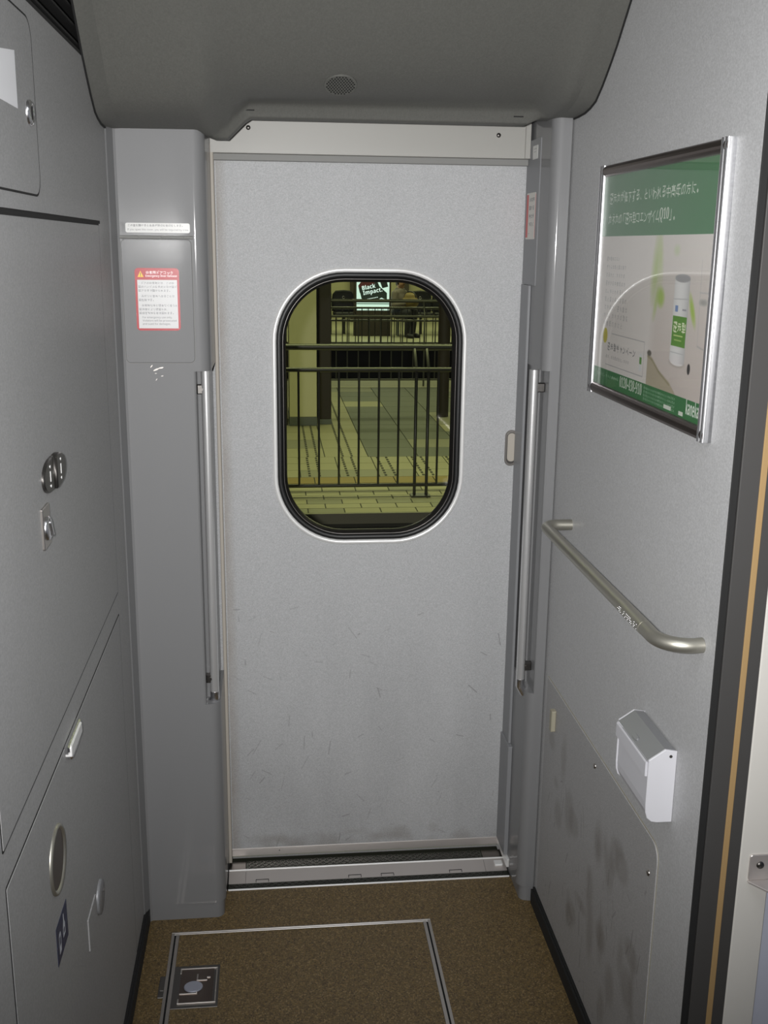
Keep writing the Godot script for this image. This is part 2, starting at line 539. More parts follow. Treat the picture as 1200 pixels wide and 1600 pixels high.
func scuffed_skin() -> StandardMaterial3D:
	var r := RandomNumberGenerator.new()
	r.seed = 8
	var w := 512
	var bytes := PackedByteArray()
	bytes.resize(w * w * 3)
	for i in w * w:
		var v := 0.84 + r.randf() * 0.14
		bytes[i * 3] = int(v * 253)
		bytes[i * 3 + 1] = int(v * 252)
		bytes[i * 3 + 2] = int(v * 252)
	var p := Print.new(w, w, Color.WHITE)
	p.im = Image.create_from_data(w, w, false, Image.FORMAT_RGB8, bytes)
	for i in 90:
		var a := Vector2(r.randf_range(10, 500), r.randf_range(90, 500))
		p.seg(a, a + Vector2(r.randf_range(-10, 10), r.randf_range(4, 44)), r.randf_range(1.0, 3.5), Color(0.4, 0.38, 0.36), r.randf_range(0.06, 0.28))
	for i in 30:
		p.oval(r.randf_range(20, 490), r.randf_range(100, 480), r.randf_range(6, 26), r.randf_range(10, 50), Color(0.55, 0.52, 0.48), 12, 0.22)
	var m := mat("kick_skin", Color(0.71, 0.71, 0.71), 0.5)
	m.albedo_texture = p.tex()
	return m

# ================================================================ scene
func _ready():
	camera_and_light()
	make_materials()
	Print.font_sans = sysfont("Droid Sans", 500)
	Print.font_bold = sysfont("Droid Sans", 700)
	Print.font_serif = sysfont("Droid Serif", 700)
	room()
	hood()
	side_pillars()
	door()
	threshold()
	left_wall_fittings()
	right_wall_fittings()
	floor_hatch()
	cabin_jamb()
	station()

func sysfont(n: String, weight: int) -> SystemFont:
	var f := SystemFont.new()
	f.font_names = PackedStringArray([n])
	f.font_weight = weight
	return f

func camera_and_light():
	var cam := Camera3D.new()
	cam.name = "camera"
	# yaw, pitch, roll measured from the photograph's vanishing points
	var b := Basis(Vector3.UP, -0.10653939) * Basis(Vector3.RIGHT, -0.2470475) * Basis(Vector3.BACK, 0.01167549)
	cam.transform = Transform3D(b, Vector3(0, 1.7, 2.6))
	cam.fov = rad_to_deg(2.0 * atan(800.0 / 1648.93))
	cam.near = 0.02
	cam.far = 200.0
	add_child(cam)
	cam.current = true
	var we := WorldEnvironment.new()
	we.name = "surroundings"
	var e := Environment.new()
	e.background_mode = Environment.BG_COLOR
	e.background_color = Color(0.02, 0.02, 0.018)
	e.tonemap_mode = Environment.TONE_MAPPER_LINEAR
	e.tonemap_exposure = 1.0
	e.sdfgi_enabled = true
	e.ssao_enabled = true
	e.ssil_enabled = true
	we.environment = e
	add_child(we)
	# the camera's flash, beside its lens
	var fl := SpotLight3D.new()
	fl.name = "camera_flash"
	fl.transform = Transform3D(b * Basis(Vector3.RIGHT, deg_to_rad(8.0)), Vector3(-0.055, 1.72, 2.6))
	fl.light_energy = 5.3
	fl.light_color = Color(1.0, 0.995, 0.99)
	fl.light_size = 0.015
	fl.spot_range = 12.0
	fl.spot_attenuation = 2.0
	fl.spot_angle = 46.0
	fl.spot_angle_attenuation = 1.0
	fl.shadow_enabled = true
	add_child(fl)
	# the vestibule's ceiling lamp, above and behind the view
	var lamp := AreaLight3D.new()
	lamp.name = "vestibule_lamp_light"
	lamp.transform = Transform3D(Basis(Vector3.RIGHT, -PI / 2), Vector3(0.3, 2.33, 1.9))
	lamp.area_size = Vector2(0.5, 0.9)
	lamp.light_energy = 0.4
	lamp.light_color = Color(0.96, 0.98, 1.0)
	lamp.shadow_enabled = true
	add_child(lamp)
	# the platforms' fluorescent lamps
	for s in [[1.2, 3.0, -4.6, 6.2], [1.2, 3.0, -8.2, 5.6], [2.2, 3.0, -17.0, 9.5], [2.2, 3.0, -20.0, 8.0]]:
		var a := AreaLight3D.new()
		a.name = "platform_lamp_light"
		a.transform = Transform3D(Basis(Vector3.RIGHT, -PI / 2), Vector3(s[0], s[1], s[2]))
		a.area_size = Vector2(4.5, 0.16)
		a.light_energy = s[3]
		a.light_color = Color(0.965, 1.0, 0.745)
		a.shadow_enabled = true
		add_child(a, true)

# ---------------------------------------------------------------- shell
func room():
	var b := MB.new()
	b.box(Vector3(-0.5, -0.12, 0.046), Vector3(1.5, 0, 3.5))
	solo("floor", b, M.vinyl, "brown speckled vinyl floor of the train vestibule", "floor", "", "structure")
	b = MB.new()
	b.box(Vector3(XL - 0.08, 0, -0.13), Vector3(XL, 2.036, 3.5))
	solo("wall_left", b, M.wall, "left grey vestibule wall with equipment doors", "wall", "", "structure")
	b = MB.new()
	b.box(Vector3(XR, 0, -0.13), Vector3(XR + 0.09, 2.5, 1.1269))
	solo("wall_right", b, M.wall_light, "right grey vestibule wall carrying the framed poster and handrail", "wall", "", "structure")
	b = MB.new()
	b.box(Vector3(-0.5, 2.36, 0.6), Vector3(1.5, 2.45, 3.5))
	b.box(Vector3(-0.5, 2.36, -0.2), Vector3(1.5, 2.45, 0.6))
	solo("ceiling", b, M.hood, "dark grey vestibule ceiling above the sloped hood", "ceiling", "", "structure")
	b = MB.new()
	b.box(Vector3(-0.5, 0, 3.5), Vector3(1.5, 2.45, 3.58))
	solo("wall_back", b, M.wall, "grey wall behind the photographer", "wall", "", "structure")
	b = MB.new()   # outer body side around the doorway
	b.box(Vector3(-0.9, -1.0, -0.18), Vector3(-0.15, 2.6, -0.13))
	b.box(Vector3(0.645, -1.0, -0.18), Vector3(1.6, 2.6, -0.13))
	b.box(Vector3(-0.15, 1.92, -0.18), Vector3(0.645, 2.6, -0.13))
	b.box(Vector3(-0.15, -1.0, -0.18), Vector3(0.645, -0.01, -0.13))
	solo("wall_front", b, M.wall, "outer body wall of the carriage around the doorway", "wall", "", "structure")
	for side in [0, 1]:
		b = MB.new()
		if side == 0:
			b.box(Vector3(XL, 0, 0.17), Vector3(XL + 0.011, 0.04, 3.5), 0.0)
			b.box(Vector3(XL, 0.04, 0.17), Vector3(XL + 0.006, 0.046, 3.5), 0.0)
			solo("baseboard_left", b, M.rubber_matt, "black rubber skirting along the foot of the left wall", "baseboard", "", "structure")
		else:
			b.box(Vector3(XR - 0.011, 0, 0.17), Vector3(XR, 0.04, 1.1269), 0.0)
			b.box(Vector3(XR - 0.006, 0.04, 0.17), Vector3(XR, 0.046, 1.1269), 0.0)
			solo("baseboard_right", b, M.rubber_matt, "black rubber skirting along the foot of the right wall", "baseboard", "", "structure")
	# ceiling lamp behind the view
	var t := thing("ceiling_light", "flat rectangular lamp in the vestibule ceiling", "lamp", Vector3(0.3, 2.36, 1.9))
	b = MB.new()
	b.box(Vector3(0.03, 2.345, 1.43), Vector3(0.57, 2.36, 2.37))
	part("frame", b, M.white_paint, t)
	var glow := mat("lamp_face", Color(0.9, 0.9, 0.9), 0.5)
	glow.emission_enabled = true
	glow.emission = Color(0.96, 0.98, 1.0)
	glow.emission_energy_multiplier = 0.6
	b = MB.new()
	b.box(Vector3(0.05, 2.338, 1.45), Vector3(0.55, 2.3449, 2.35))
	part("diffuser", b, glow, t)

func hood():
	var t := thing("ceiling_hood", "dark grey moulded hood sloping down over the door", "ceiling panel", Vector3(0.16, 2.0, 0.2), "", "structure")
	# bottom edge height along x, then profile (z, rise) at the walls and in the middle
	var xs := [-0.3448, -0.33, -0.313, -0.30, -0.22, -0.155, -0.13, -0.118, -0.105, -0.09, -0.078, -0.052, -0.04, -0.02, 0.1, 0.25, 0.4, 0.52, 0.575, 0.59, 0.605, 0.62, 0.63, 0.645, 0.66, 0.6768]
	var base := func(x: float) -> float:
		if x < -0.155: return 1.936
		if x < -0.118: return lerpf(1.936, 1.923, (x + 0.155) / 0.037)
		if x < -0.09: return 1.923
		if x < -0.044: return lerpf(1.923, 1.967, (x + 0.09) / 0.046)
		if x < 0.575: return 1.967
		if x < 0.605: return lerpf(1.967, 1.98, (x - 0.575) / 0.03)
		return 1.98
	var zs := [0.10, 0.142, 0.146, 0.152, 0.165, 0.2, 0.25, 0.29, 0.325, 0.367, 0.41, 0.446, 0.518, 0.6, 0.75]
	var rise := [0.0, 0.0, 0.004, 0.022, 0.03, 0.033, 0.038, 0.05, 0.066, 0.092, 0.122, 0.148, 0.205, 0.27, 0.385]
	var over_pillar := [0.0, 0.0, 0.0, 0.0, 0.0, 0.0, 0.003, 0.012, 0.03, 0.062, 0.098, 0.128, 0.192, 0.26, 0.385]
	var edge := [0.0, 0.0, 0.0, 0.0, 0.0, 0.0, 0.002, 0.008, 0.017, 0.042, 0.074, 0.103, 0.172, 0.25, 0.385]
	var loops: Array = []
	for k in zs.size():
		var row := PackedVector3Array()
		for x in xs:
			var near := minf(clampf((x + 0.3448) / 0.0318, 0, 1), clampf((0.6768 - x) / 0.0318, 0, 1))
			var door_side := clampf((x + 0.13) / 0.05, 0, 1) * clampf((0.615 - x) / 0.03, 0, 1)
			var lift: float = lerpf(edge[k], lerpf(over_pillar[k], rise[k], door_side), near)
			var yb: float = base.call(x)
			# the notch only shapes the lip, the slope above it is even
			var even: float = lerpf(1.936, 1.98, clampf((x + 0.3448) / 1.02, 0, 1))
			var mix := clampf((zs[k] - 0.152) / 0.11, 0, 1)
			row.append(Vector3(x, lerpf(yb, even + 0.012 * near, mix) + lift, zs[k]))
		loops.append(row)
	var b := MB.new()
	for cut in [[0, 3], [2, xs.size() - 2], [xs.size() - 3, xs.size()]]:
		var piece: Array = []
		for row in loops:
			piece.append((row as PackedVector3Array).slice(cut[0], cut[1]))
		b.loft(piece, false, true, true)
	var back := PackedVector3Array()
	for x in xs:
		back.append(Vector3(x, 2.2, 0.1))
	b.loft([loops[0], back], false, false)
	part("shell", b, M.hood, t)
	for e in [0, xs.size() - 1]:
		var run := PackedVector3Array()
		for k in range(4, zs.size()):
			run.append(loops[k][e] + Vector3(0.0012 if e == 0 else -0.0012, -0.0012, 0.0))
		b = MB.new()
		b.tube(run, 0.0022, 8)
		part("edge_gap", b, M.gap, t)  # darkness of the gap at the wall, put in as a black tube
	# round loudspeaker grille on the slope
	var c := Vector3(0.147, 2.0195, 0.2925)
	var tilt := Transform3D(Basis(Vector3.RIGHT, deg_to_rad(63.0)), c)
	b = MB.new()
	b.prism(MB.disc(0, 0, 0.034), tilt, 0.003, 0.0008, true)
	var g := part("speaker_grille", b, M.hood, t)
	b = MB.new()
	for i in range(-6, 7):
		for j in range(-6, 7):
			var p := Vector2(i * 0.0062 + (0.0031 if j % 2 else 0.0), j * 0.0054)
			if p.length() < 0.0305:
				b.prism(MB.disc(p.x, p.y, 0.0019, -1.0, 8), tilt, 0.0034, 0, false, false)
	part("perforation", b, M.dark_hole, g).set_meta("kind", "stuff")
	for s in [[-0.042, 0.0], [0.553, 0.0]]:
		b = MB.new()
		b.box(Vector3(s[0] - 0.011, 1.981, 0.14), Vector3(s[0] + 0.011, 1.9835, 0.1515))
		part("slot", b, M.gap, t)
	# louvre between the left wall and the hood
	t = thing("air_vent", "black louvred air vent above the left wall beside the hood", "vent", Vector3(XL, 2.036, 1.5))
	b = MB.new()
	b.box(Vector3(XL - 0.08, 2.036, -0.1), Vector3(XL - 0.045, 2.36, 3.5))
	part("backing", b, M.dark_hole, t)
	b = MB.new()
	b.box(Vector3(XL - 0.045, 2.036, 0.1), Vector3(XL - 0.001, 2.044, 3.5))
	part("frame", b, M.rubber_matt, t)
	for k in 11:
		b = MB.new()
		var y := 2.052 + k * 0.027
		var sec := PackedVector2Array([Vector2(-0.04, y + 0.014), Vector2(-0.003, y), Vector2(-0.003, y + 0.004), Vector2(-0.04, y + 0.018)])
		b.prism(sec, Transform3D(Basis.IDENTITY, Vector3(XL, 0, 0.15)), 3.3)
		part("slat", b, M.rubber_matt, t)

func side_pillars():
	# ---- left
	var t := thing("door_pillar", "wide glossy grey pillar left of the door with red sticker", "pillar", Vector3(-0.24, 0, 0.1), "", "structure")
	var arc := func(cx: float, cz: float, r: float, a0: float, a1: float, n: int) -> Array:
		var out: Array = []
		for k in n + 1:
			var a := deg_to_rad(lerpf(a0, a1, float(k) / n))
			out.append(Vector2(cx + cos(a) * r, cz + sin(a) * r))
		return out
	var full: Array = [Vector2(-0.3449, -0.13), Vector2(-0.3449, 0.203), Vector2(-0.342, 0.2), Vector2(-0.333, 0.168), Vector2(-0.328, 0.165)]
	full += arc.call(-0.167, 0.138, 0.027, 90, 0, 26)
	full += [Vector2(-0.14, -0.05), Vector2(-0.15, -0.05), Vector2(-0.15, -0.13)]
	var notch: Array = [Vector2(-0.3449, -0.13), Vector2(-0.3449, 0.203), Vector2(-0.342, 0.2), Vector2(-0.333, 0.168), Vector2(-0.328, 0.165), Vector2(-0.178, 0.165), Vector2(-0.1745, 0.163), Vector2(-0.1735, 0.158), Vector2(-0.1735, 0.118), Vector2(-0.149, 0.118), Vector2(-0.149, -0.13)]
	var plinth: Array = [Vector2(-0.3449, -0.13), Vector2(-0.3449, 0.2), Vector2(-0.333, 0.166), Vector2(-0.328, 0.163)]
	plinth += arc.call(-0.165, 0.143, 0.02, 90, 0, 6)
	plinth += [Vector2(-0.145, -0.13)]
	var b := MB.new()
	part("body", smooth_pillar([plinth, full, notch, full], [0.0, 0.045, 0.6, 1.418, 2.05]), M.pillar, t)
	# emergency flap with its hinge
	b = MB.new()
	b.prism(MB.rrect(-0.3285, 1.4365, -0.1725, 1.7085, 0.012), on_front(0, 0, 0.165), 0.0007, 0, true)
	part("flap_gap", b, M.rail_grey, t)
	b = MB.new()
	b.prism(MB.rrect(-0.3272, 1.4378, -0.1738, 1.7085, 0.011), on_front(0, 0, 0.165), 0.0028, 0.0012, true)
	var flap := part("cover_flap", b, M.pillar, t, "hinged emergency cover flap")
	b = MB.new()
	for k in 4:
		var x0: float = -0.3285 + [0.0, 0.041, 0.09, 0.14][k]
		var x1: float = -0.3285 + [0.04, 0.089, 0.139, 0.158][k]
		b.tube(PackedVector3Array([Vector3(x0, 1.7125, 0.1665), Vector3(x1, 1.7125, 0.1665)]), 0.0038, 10)
	part("hinge", b, M.rail_grey, flap)
	# chipped paint under the flap
	b = MB.new()
	for s in [[-0.287, 1.441, 0.008, -0.6], [-0.272, 1.430, 0.004, 0.9], [-0.262, 1.4225, 0.007, 0.4], [-0.251, 1.4265, 0.006, 0.2], [-0.263, 1.414, 0.0025, 0.1], [-0.249, 1.408, 0.003, 0.2], [-0.262, 1.40, 0.003, 1.0]]:
		b.prism(MB.disc(0, 0, s[2], s[2] * 0.25, 9), Transform3D(Basis(Vector3.BACK, s[3]), Vector3(s[0], s[1], 0.165)), 0.0006)
	part("paint_chip", b, M.steel, t, "chipped paint below the flap")
	# cream door seal along the pillar
	b = MB.new()
	b.box(Vector3(-0.141, 0.02, -0.078), Vector3(-0.132, 1.93, -0.05), 0.002)
	part("door_seal", b, M.seal, t, "cream rubber door seal")
	# ---- right
	t = thing("door_pillar", "narrow grey pillar right of the door beside the handrail wall", "pillar", Vector3(0.65, 0, 0.1), "", "structure")
	var rfull: Array = [Vector2(0.6735, -0.13), Vector2(0.6735, 0.165), Vector2(0.655, 0.165)]
	rfull += arc.call(0.655, 0.141, 0.024, 90, 180, 26)
	rfull += [Vector2(0.631, 0.062), Vector2(0.636, 0.058), Vector2(0.636, -0.13)]
	var rnotch: Array = [Vector2(0.6735, -0.13), Vector2(0.6735, 0.165), Vector2(0.653, 0.165), Vector2(0.6495, 0.163), Vector2(0.6485, 0.158), Vector2(0.6485, 0.085), Vector2(0.64, 0.085), Vector2(0.64, -0.13)]
	var rplinth: Array = [Vector2(0.6735, -0.13), Vector2(0.6735, 0.163), Vector2(0.66, 0.163)]
	rplinth += arc.call(0.657, 0.143, 0.018, 90, 180, 6)
	rplinth += [Vector2(0.639, -0.13)]
	part("body", smooth_pillar([rplinth, rfull, rnotch, rfull], [0.0, 0.045, 0.6, 1.418, 2.05]), M.pillar, t)
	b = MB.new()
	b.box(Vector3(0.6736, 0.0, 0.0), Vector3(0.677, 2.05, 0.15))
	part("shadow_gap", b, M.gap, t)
	# reveal linings between pillar and door
	b = MB.new()
	b.box(Vector3(0.6285, 0.38, -0.078), Vector3(0.6359, 1.61, 0.0), 0.0015)
	part("reveal_lining", b, M.reveal, t)
	b = MB.new()
	b.box(Vector3(0.6305, 1.611, -0.078), Vector3(0.6359, 1.95, 0.055), 0.0015)
	part("reveal_lining", b, M.reveal, t)
	b = MB.new()
	b.box(Vector3(0.624, 0.05, -0.078), Vector3(0.6359, 0.379, 0.02), 0.0015)
	part("reveal_lining", b, M.reveal, t)
	b = MB.new()
	b.box(Vector3(0.6285, 0.0235, -0.0785), Vector3(0.636, 0.047, 0.04), 0.001)
	part("kick_strip", b, M.alu_bright, t, "short bright metal strip at the foot")
	# ---- upright grab rails
	for s in 2:
		var left := s == 0
		var x := -0.1535 if left else 0.6215
		var z := 0.142 if left else 0.125
		var o := thing("grab_rail", "vertical polished steel grab rail set in the left door pillar" if left else "vertical polished steel grab rail set in the right door pillar", "grab rail", Vector3(x, 0.6, z))
		b = MB.new()
		b.tube(PackedVector3Array([Vector3(x, 0.612, z), Vector3(x, 1.4175, z)]), 0.0108, 24)
		part("bar", b, M.rail_steel, o)
		b = MB.new()   # bevelled foot bent back into the pillar
		var into := Vector3(-0.012, -0.022, -0.012) if left else Vector3(0.014, -0.022, -0.008)
		b.tube(PackedVector3Array([Vector3(x, 0.626, z), Vector3(x, 0.608, z), Vector3(x, 0.604, z) + into]), 0.0113, 20)
		part("foot", b, M.chrome, o)
		for y in [0.66, 1.375]:
			b = MB.new()
			var x1 := -0.1734 if left else 0.6484
			b.box(Vector3(minf(x, x1), y - 0.011, z - 0.008), Vector3(maxf(x, x1), y + 0.011, z + 0.006), 0.002)
			part("bracket", b, M.steel_dark, o)
			b = MB.new()
			b.tube(PackedVector3Array([Vector3((x + x1) / 2, y, z + 0.005), Vector3((x + x1) / 2, y, z + 0.009)]), 0.004, 10)
			part("screw", b, M.steel_dark, o)
	# ---- stickers on the left pillar
	var p := Print.new(560, 90, Color(0.8, 0.8, 0.795))
	var ink := Color(0.3, 0.3, 0.31)
	p.kana("この蓋を開けると係員が現場を確認をします。", 18, 10, 24, ink, 2.2, 0.98)
	p.text("If you open this cover, you will be required by crew.", 16, 76, 17, Color(0.36, 0.36, 0.37), Print.font_sans, 0.98)
	sticker("sticker", p, "long white notice sticker above the flap on the left pillar", on_front(-0.246, 1.7325, 0.165), 0.139, 0.0205, 0.004)
	p = Print.new(560, 800, Color(0.66, 0.03, 0.1))
	p.rect(28, 150, 504, 622, Color(0.8, 0.8, 0.8))
	p.poly(PackedVector2Array([Vector2(72, 36), Vector2(34, 116), Vector2(112, 116)]), Color(0.93, 0.75, 0.12))
	p.seg(Vector2(73, 62), Vector2(73, 92), 8, Color(0.1, 0.08, 0.02))
	p.oval(73, 104, 5, 5, Color(0.1, 0.08, 0.02))
	var wh := Color(0.96, 0.93, 0.93)
	p.kana("非常用ドアコック", 136, 34, 46, wh, 5.0, 0.96)
	p.text("Emergency Door Release", 136, 122, 27, wh, Print.font_bold, 0.9)
	var tx := Color(0.33, 0.33, 0.36)
	var rows := ["・ドアの非常時には、この中", "　のハンドルを手前に引けばド", "　アは手で開けられます。", "・みだりに車外へ出ることは", "　危険です。", "・非常時以外に理由なく扱うと", "　法律により罰せられ、", "　損害賠償を請求されます。"]
	var yy := [172, 220, 268, 338, 388, 458, 508, 556]
	for i in rows.size():
		p.kana(rows[i].replace("　", " "), 36, yy[i], 36, tx, 2.6, 0.98)
	for i in 3:
		p.text(["For emergency use only.", "Violators will be prosecuted", "and sued for damages."][i], 76, 650 + i * 42, 24, Color(0.4, 0.4, 0.42), Print.font_sans, 1.05)
	sticker("warning_sticker", p, "red bordered emergency door release sticker on the left pillar flap", on_front(-0.2515, 1.5785, 0.1678), 0.0965, 0.1365, 0.008)
	# ---- stickers on the right reveal
	var face := Transform3D(Basis(Vector3(0, 0, 1), Vector3(0, 1, 0), Vector3(-1, 0, 0)), Vector3(0.6305, 1.774, -0.016))
	p = Print.new(240, 420, Color(0.82, 0.81, 0.78))
	p.rect(0, 14, 52, 390, Color(0.8, 0.22, 0.2))
	for i in 5:
		p.kana(["非常用", "開ける", "時は手", "で引く", "。"][i], 76, 40 + i * 74, 44, Color(0.35, 0.35, 0.36), 4.5, 1.05)
	sticker("reveal_sticker", p, "white sticker with red edge on the right door reveal", face, 0.088, 0.109, 0.003)
	p = Print.new(48, 64, Color(0.84, 0.84, 0.83))
	p.rect(10, 14, 26, 3, Color(0.6, 0.6, 0.6))
	p.rect(10, 28, 20, 3, Color(0.6, 0.6, 0.6))
	face.origin = Vector3(0.6305, 1.92, 0.005)
	sticker("reveal_sticker", p, "tiny blank white label high on the right door reveal", face, 0.048, 0.031, 0.002)

# pillar sections with soft corners: rounded arcs share normals, flats stay flat
func smooth_pillar(plans: Array, ys: Array) -> MB:
	var b := MB.new()
	for s in plans.size():
		var plan: Array = plans[s]
		var y0: float = ys[s]
		var y1: float = ys[s + 1]
		var p := PackedVector2Array()
		for v in plan:
			p.append(Vector2(v.x, -v.y))
		if Geometry2D.is_polygon_clockwise(p):
			p.reverse()
		var n := p.size()
		var g := b.next()
		for i in n:
			var j := (i + 1) % n
			var e := (p[j] - p[i]).normalized()
			var before := (p[i] - p[(i + n - 1) % n]).normalized()
			if before.dot(e) < 0.9 or p[i].distance_to(p[j]) > 0.02 or p[i].distance_to(p[(i + n - 1) % n]) > 0.02:
				g = b.next()
			b.quad(Vector3(p[i].x, y0, -p[i].y), Vector3(p[j].x, y0, -p[j].y), Vector3(p[j].x, y1, -p[j].y), Vector3(p[i].x, y1, -p[i].y), g)
		b.cap(p, on_floor(0, 0, y0), 0, true)
		b.cap(p, on_floor(0, 0, y0), y1 - y0)
	return b

func sticker(called: String, p: Print, label: String, t: Transform3D, w: float, h: float, r: float) -> MeshInstance3D:
	var m := StandardMaterial3D.new()
	m.albedo_texture = p.tex()
	m.roughness = 0.35
	var b := MB.new()
	b.uvr = Rect2(-w / 2, -h / 2, w, h)
	b.prism(MB.rrect(-w / 2, -h / 2, w / 2, h / 2, r, 5), t, 0.0005)
	return solo(called, b, m, label, "sticker")

# ---------------------------------------------------------------- sliding door with its window
const WX := 0.2468
const WY := 1.291
const HW := 0.2485
const HH := 0.356
const WR := 0.183
func window_loop(d: float, z: float) -> PackedVector3Array:
	var out := PackedVector3Array()
	for p in MB.rrect(WX - HW + d, WY - HH + d, WX + HW - d, WY + HH - d, WR - d, 14):
		out.append(Vector3(p.x, p.y, z))
	return out

func ring(b: MB, prof: Array, smooth := true):
	var loops: Array = []
	for v in prof:
		loops.append(window_loop(v.x, v.y))
	b.loft(loops, true, smooth)

func door():
	var t := thing("door_1", "pale grey sliding passenger door with rounded window", "door", Vector3(WX, 0.02, -0.08), "", "structure")
	var zf := -0.08
	var x0 := -0.2
	var x1 := 0.71
	var y0 := 0.0475
	var y1 := 1.94
	# leaf: two skins with the window opening and the reveal between them
	var b := MB.new()
	var uv := func(p: Vector3) -> Vector2: return Vector2((p.x - x0) / (x1 - x0), 1.0 - (p.y - y0) / (y1 - y0))
	for skin in 2:
		var z := zf if skin == 0 else -0.115
		var hole := window_loop(0.008, z)
		var n := hole.size()
		var outer := PackedVector3Array()
		var sides := PackedInt32Array()
		for p in hole:
			var d := Vector2(p.x - WX, p.y - WY)
			var tx: float = ((x1 if d.x > 0 else x0) - WX) / d.x if absf(d.x) > 1e-6 else 1e9
			var ty: float = ((y1 if d.y > 0 else y0) - WY) / d.y if absf(d.y) > 1e-6 else 1e9
			sides.append((1 if d.x > 0 else 3) if tx < ty else (2 if d.y > 0 else 0))
			outer.append(Vector3(WX + d.x * minf(tx, ty), WY + d.y * minf(tx, ty), z))
		for k in n:
			var j := (k + 1) % n
			var a := hole[k]
			var c := hole[j]
			var oa := outer[k]
			var oc := outer[j]
			var tris: Array = [[a, oa, oc], [a, oc, c]]
			if sides[k] != sides[j]:
				var cx: float = x1 if (sides[k] == 1 or sides[j] == 1) else x0
				var cy: float = y1 if (sides[k] == 2 or sides[j] == 2) else y0
				tris.append([oa, Vector3(cx, cy, z), oc])
			for q in tris:
				if skin == 0:
					b.tri(q[0], q[1], q[2], -1, uv.call(q[0]), uv.call(q[1]), uv.call(q[2]))
				else:
					b.tri(q[0], q[2], q[1], -1, uv.call(q[0]), uv.call(q[2]), uv.call(q[1]))
	b.loft([window_loop(0.008, zf), window_loop(0.008, -0.115)], true, true, true)
	for e in [[x0, y0, x1, y0], [x1, y0, x1, y1], [x1, y1, x0, y1], [x0, y1, x0, y0]]:
		b.quad(Vector3(e[0], e[1], -0.115), Vector3(e[2], e[3], -0.115), Vector3(e[2], e[3], zf), Vector3(e[0], e[1], zf))
	part("leaf", b, M.door, t)
	# stainless kick plate
	b = MB.new()
	b.box(Vector3(x0, 0.0236, -0.115), Vector3(x1, 0.0474, zf + 0.002), 0.001)
	part("kick_plate", b, M.steel_bright, t, "stainless kick plate")
	b = MB.new()
	b.prism(MB.disc(0.0, 0.0375, 0.0018, -1, 10), on_front(0, 0, zf + 0.002), 0.001)
	part("screw", b, M.steel_dark, t)
	# window: bright trim, black gasket, slim inner frame, pane
	b = MB.new()
	ring(b, [Vector2(-0.0005, zf), Vector2(0.0, zf + 0.003), Vector2(0.003, zf + 0.0065), Vector2(0.007, zf + 0.007), Vector2(0.0105, zf + 0.005), Vector2(0.0118, zf + 0.001)])
	part("window_trim", b, M.alu_bright, t, "polished aluminium window surround")
	b = MB.new()
	ring(b, [Vector2(0.0112, zf), Vector2(0.014, zf + 0.0035), Vector2(0.02, zf + 0.004), Vector2(0.0255, zf + 0.001), Vector2(0.0262, zf - 0.006)])
	part("window_gasket", b, M.rubber, t, "black rubber window gasket")
	b = MB.new()
	ring(b, [Vector2(0.0258, zf - 0.006), Vector2(0.0262, zf + 0.0005), Vector2(0.0275, zf + 0.0025), Vector2(0.0295, zf + 0.0015), Vector2(0.0305, zf - 0.004), Vector2(0.0345, zf - 0.009), Vector2(0.036, zf - 0.02)])
	part("window_frame", b, M.steel_dark, t, "slim grey inner window frame")
	b = MB.new()
	var g1 := window_loop(0.034, zf - 0.016)
	var poly := PackedVector2Array()
	for p in g1:
		poly.append(Vector2(p.x, p.y))
	b.cap(poly, Transform3D.IDENTITY, zf - 0.016)
	part("pane", b, M.glass, t, "window pane")
	# recessed finger pull at the right edge
	b = MB.new()
	b.prism(MB.rrect(0.6035, 1.141, 0.6365, 1.2365, 0.016), on_front(0, 0, zf), 0.0016, 0.0008, true)
	var fp := part("finger_pull", b, M.steel, t, "upright oval finger pull")
	b = MB.new()
	b.prism(MB.rrect(0.608, 1.147, 0.632, 1.2305, 0.0118), on_front(0, 0, zf), 0.0019, 0, true)
	part("recess", b, M.steel_dark, fp)
	b = MB.new()
	b.prism(MB.rrect(0.6095, 1.1525, 0.632, 1.229, 0.011), on_front(0, 0, zf), 0.0022, 0.0008, true)
	part("cup", b, M.seal, fp)
	# header above the door
	t = thing("door_header", "cream metal header plate above the sliding door", "door header", Vector3(0.25, 1.91, -0.06), "", "structure")
	b = MB.new()
	b.box(Vector3(-0.1399, 1.909, -0.074), Vector3(0.6304, 2.2, -0.05), 0.001)
	part("plate", b, M.header, t)
	b = MB.new()
	b.box(Vector3(-0.1399, 1.8935, -0.0775), Vector3(0.6304, 1.9089, -0.062), 0.001)
	part("brush_strip", b, M.rail_grey, t, "grey brush strip under the header")
	b = MB.new()
	b.box(Vector3(0.617, 1.909, -0.0499), Vector3(0.6304, 2.0, -0.044), 0.001)
	part("end_cover", b, M.header, t)
	for s in [[-0.0487, 1.9664], [0.5514, 1.9619]]:
		b = MB.new()
		b.lathe(PackedVector2Array([Vector2(0.0055, 0), Vector2(0.0052, 0.0014), Vector2(0.003, 0.0028), Vector2(0.0, 0.003)]), on_front(s[0], s[1], -0.05), 16)
		part("screw", b, M.steel_dark, t)

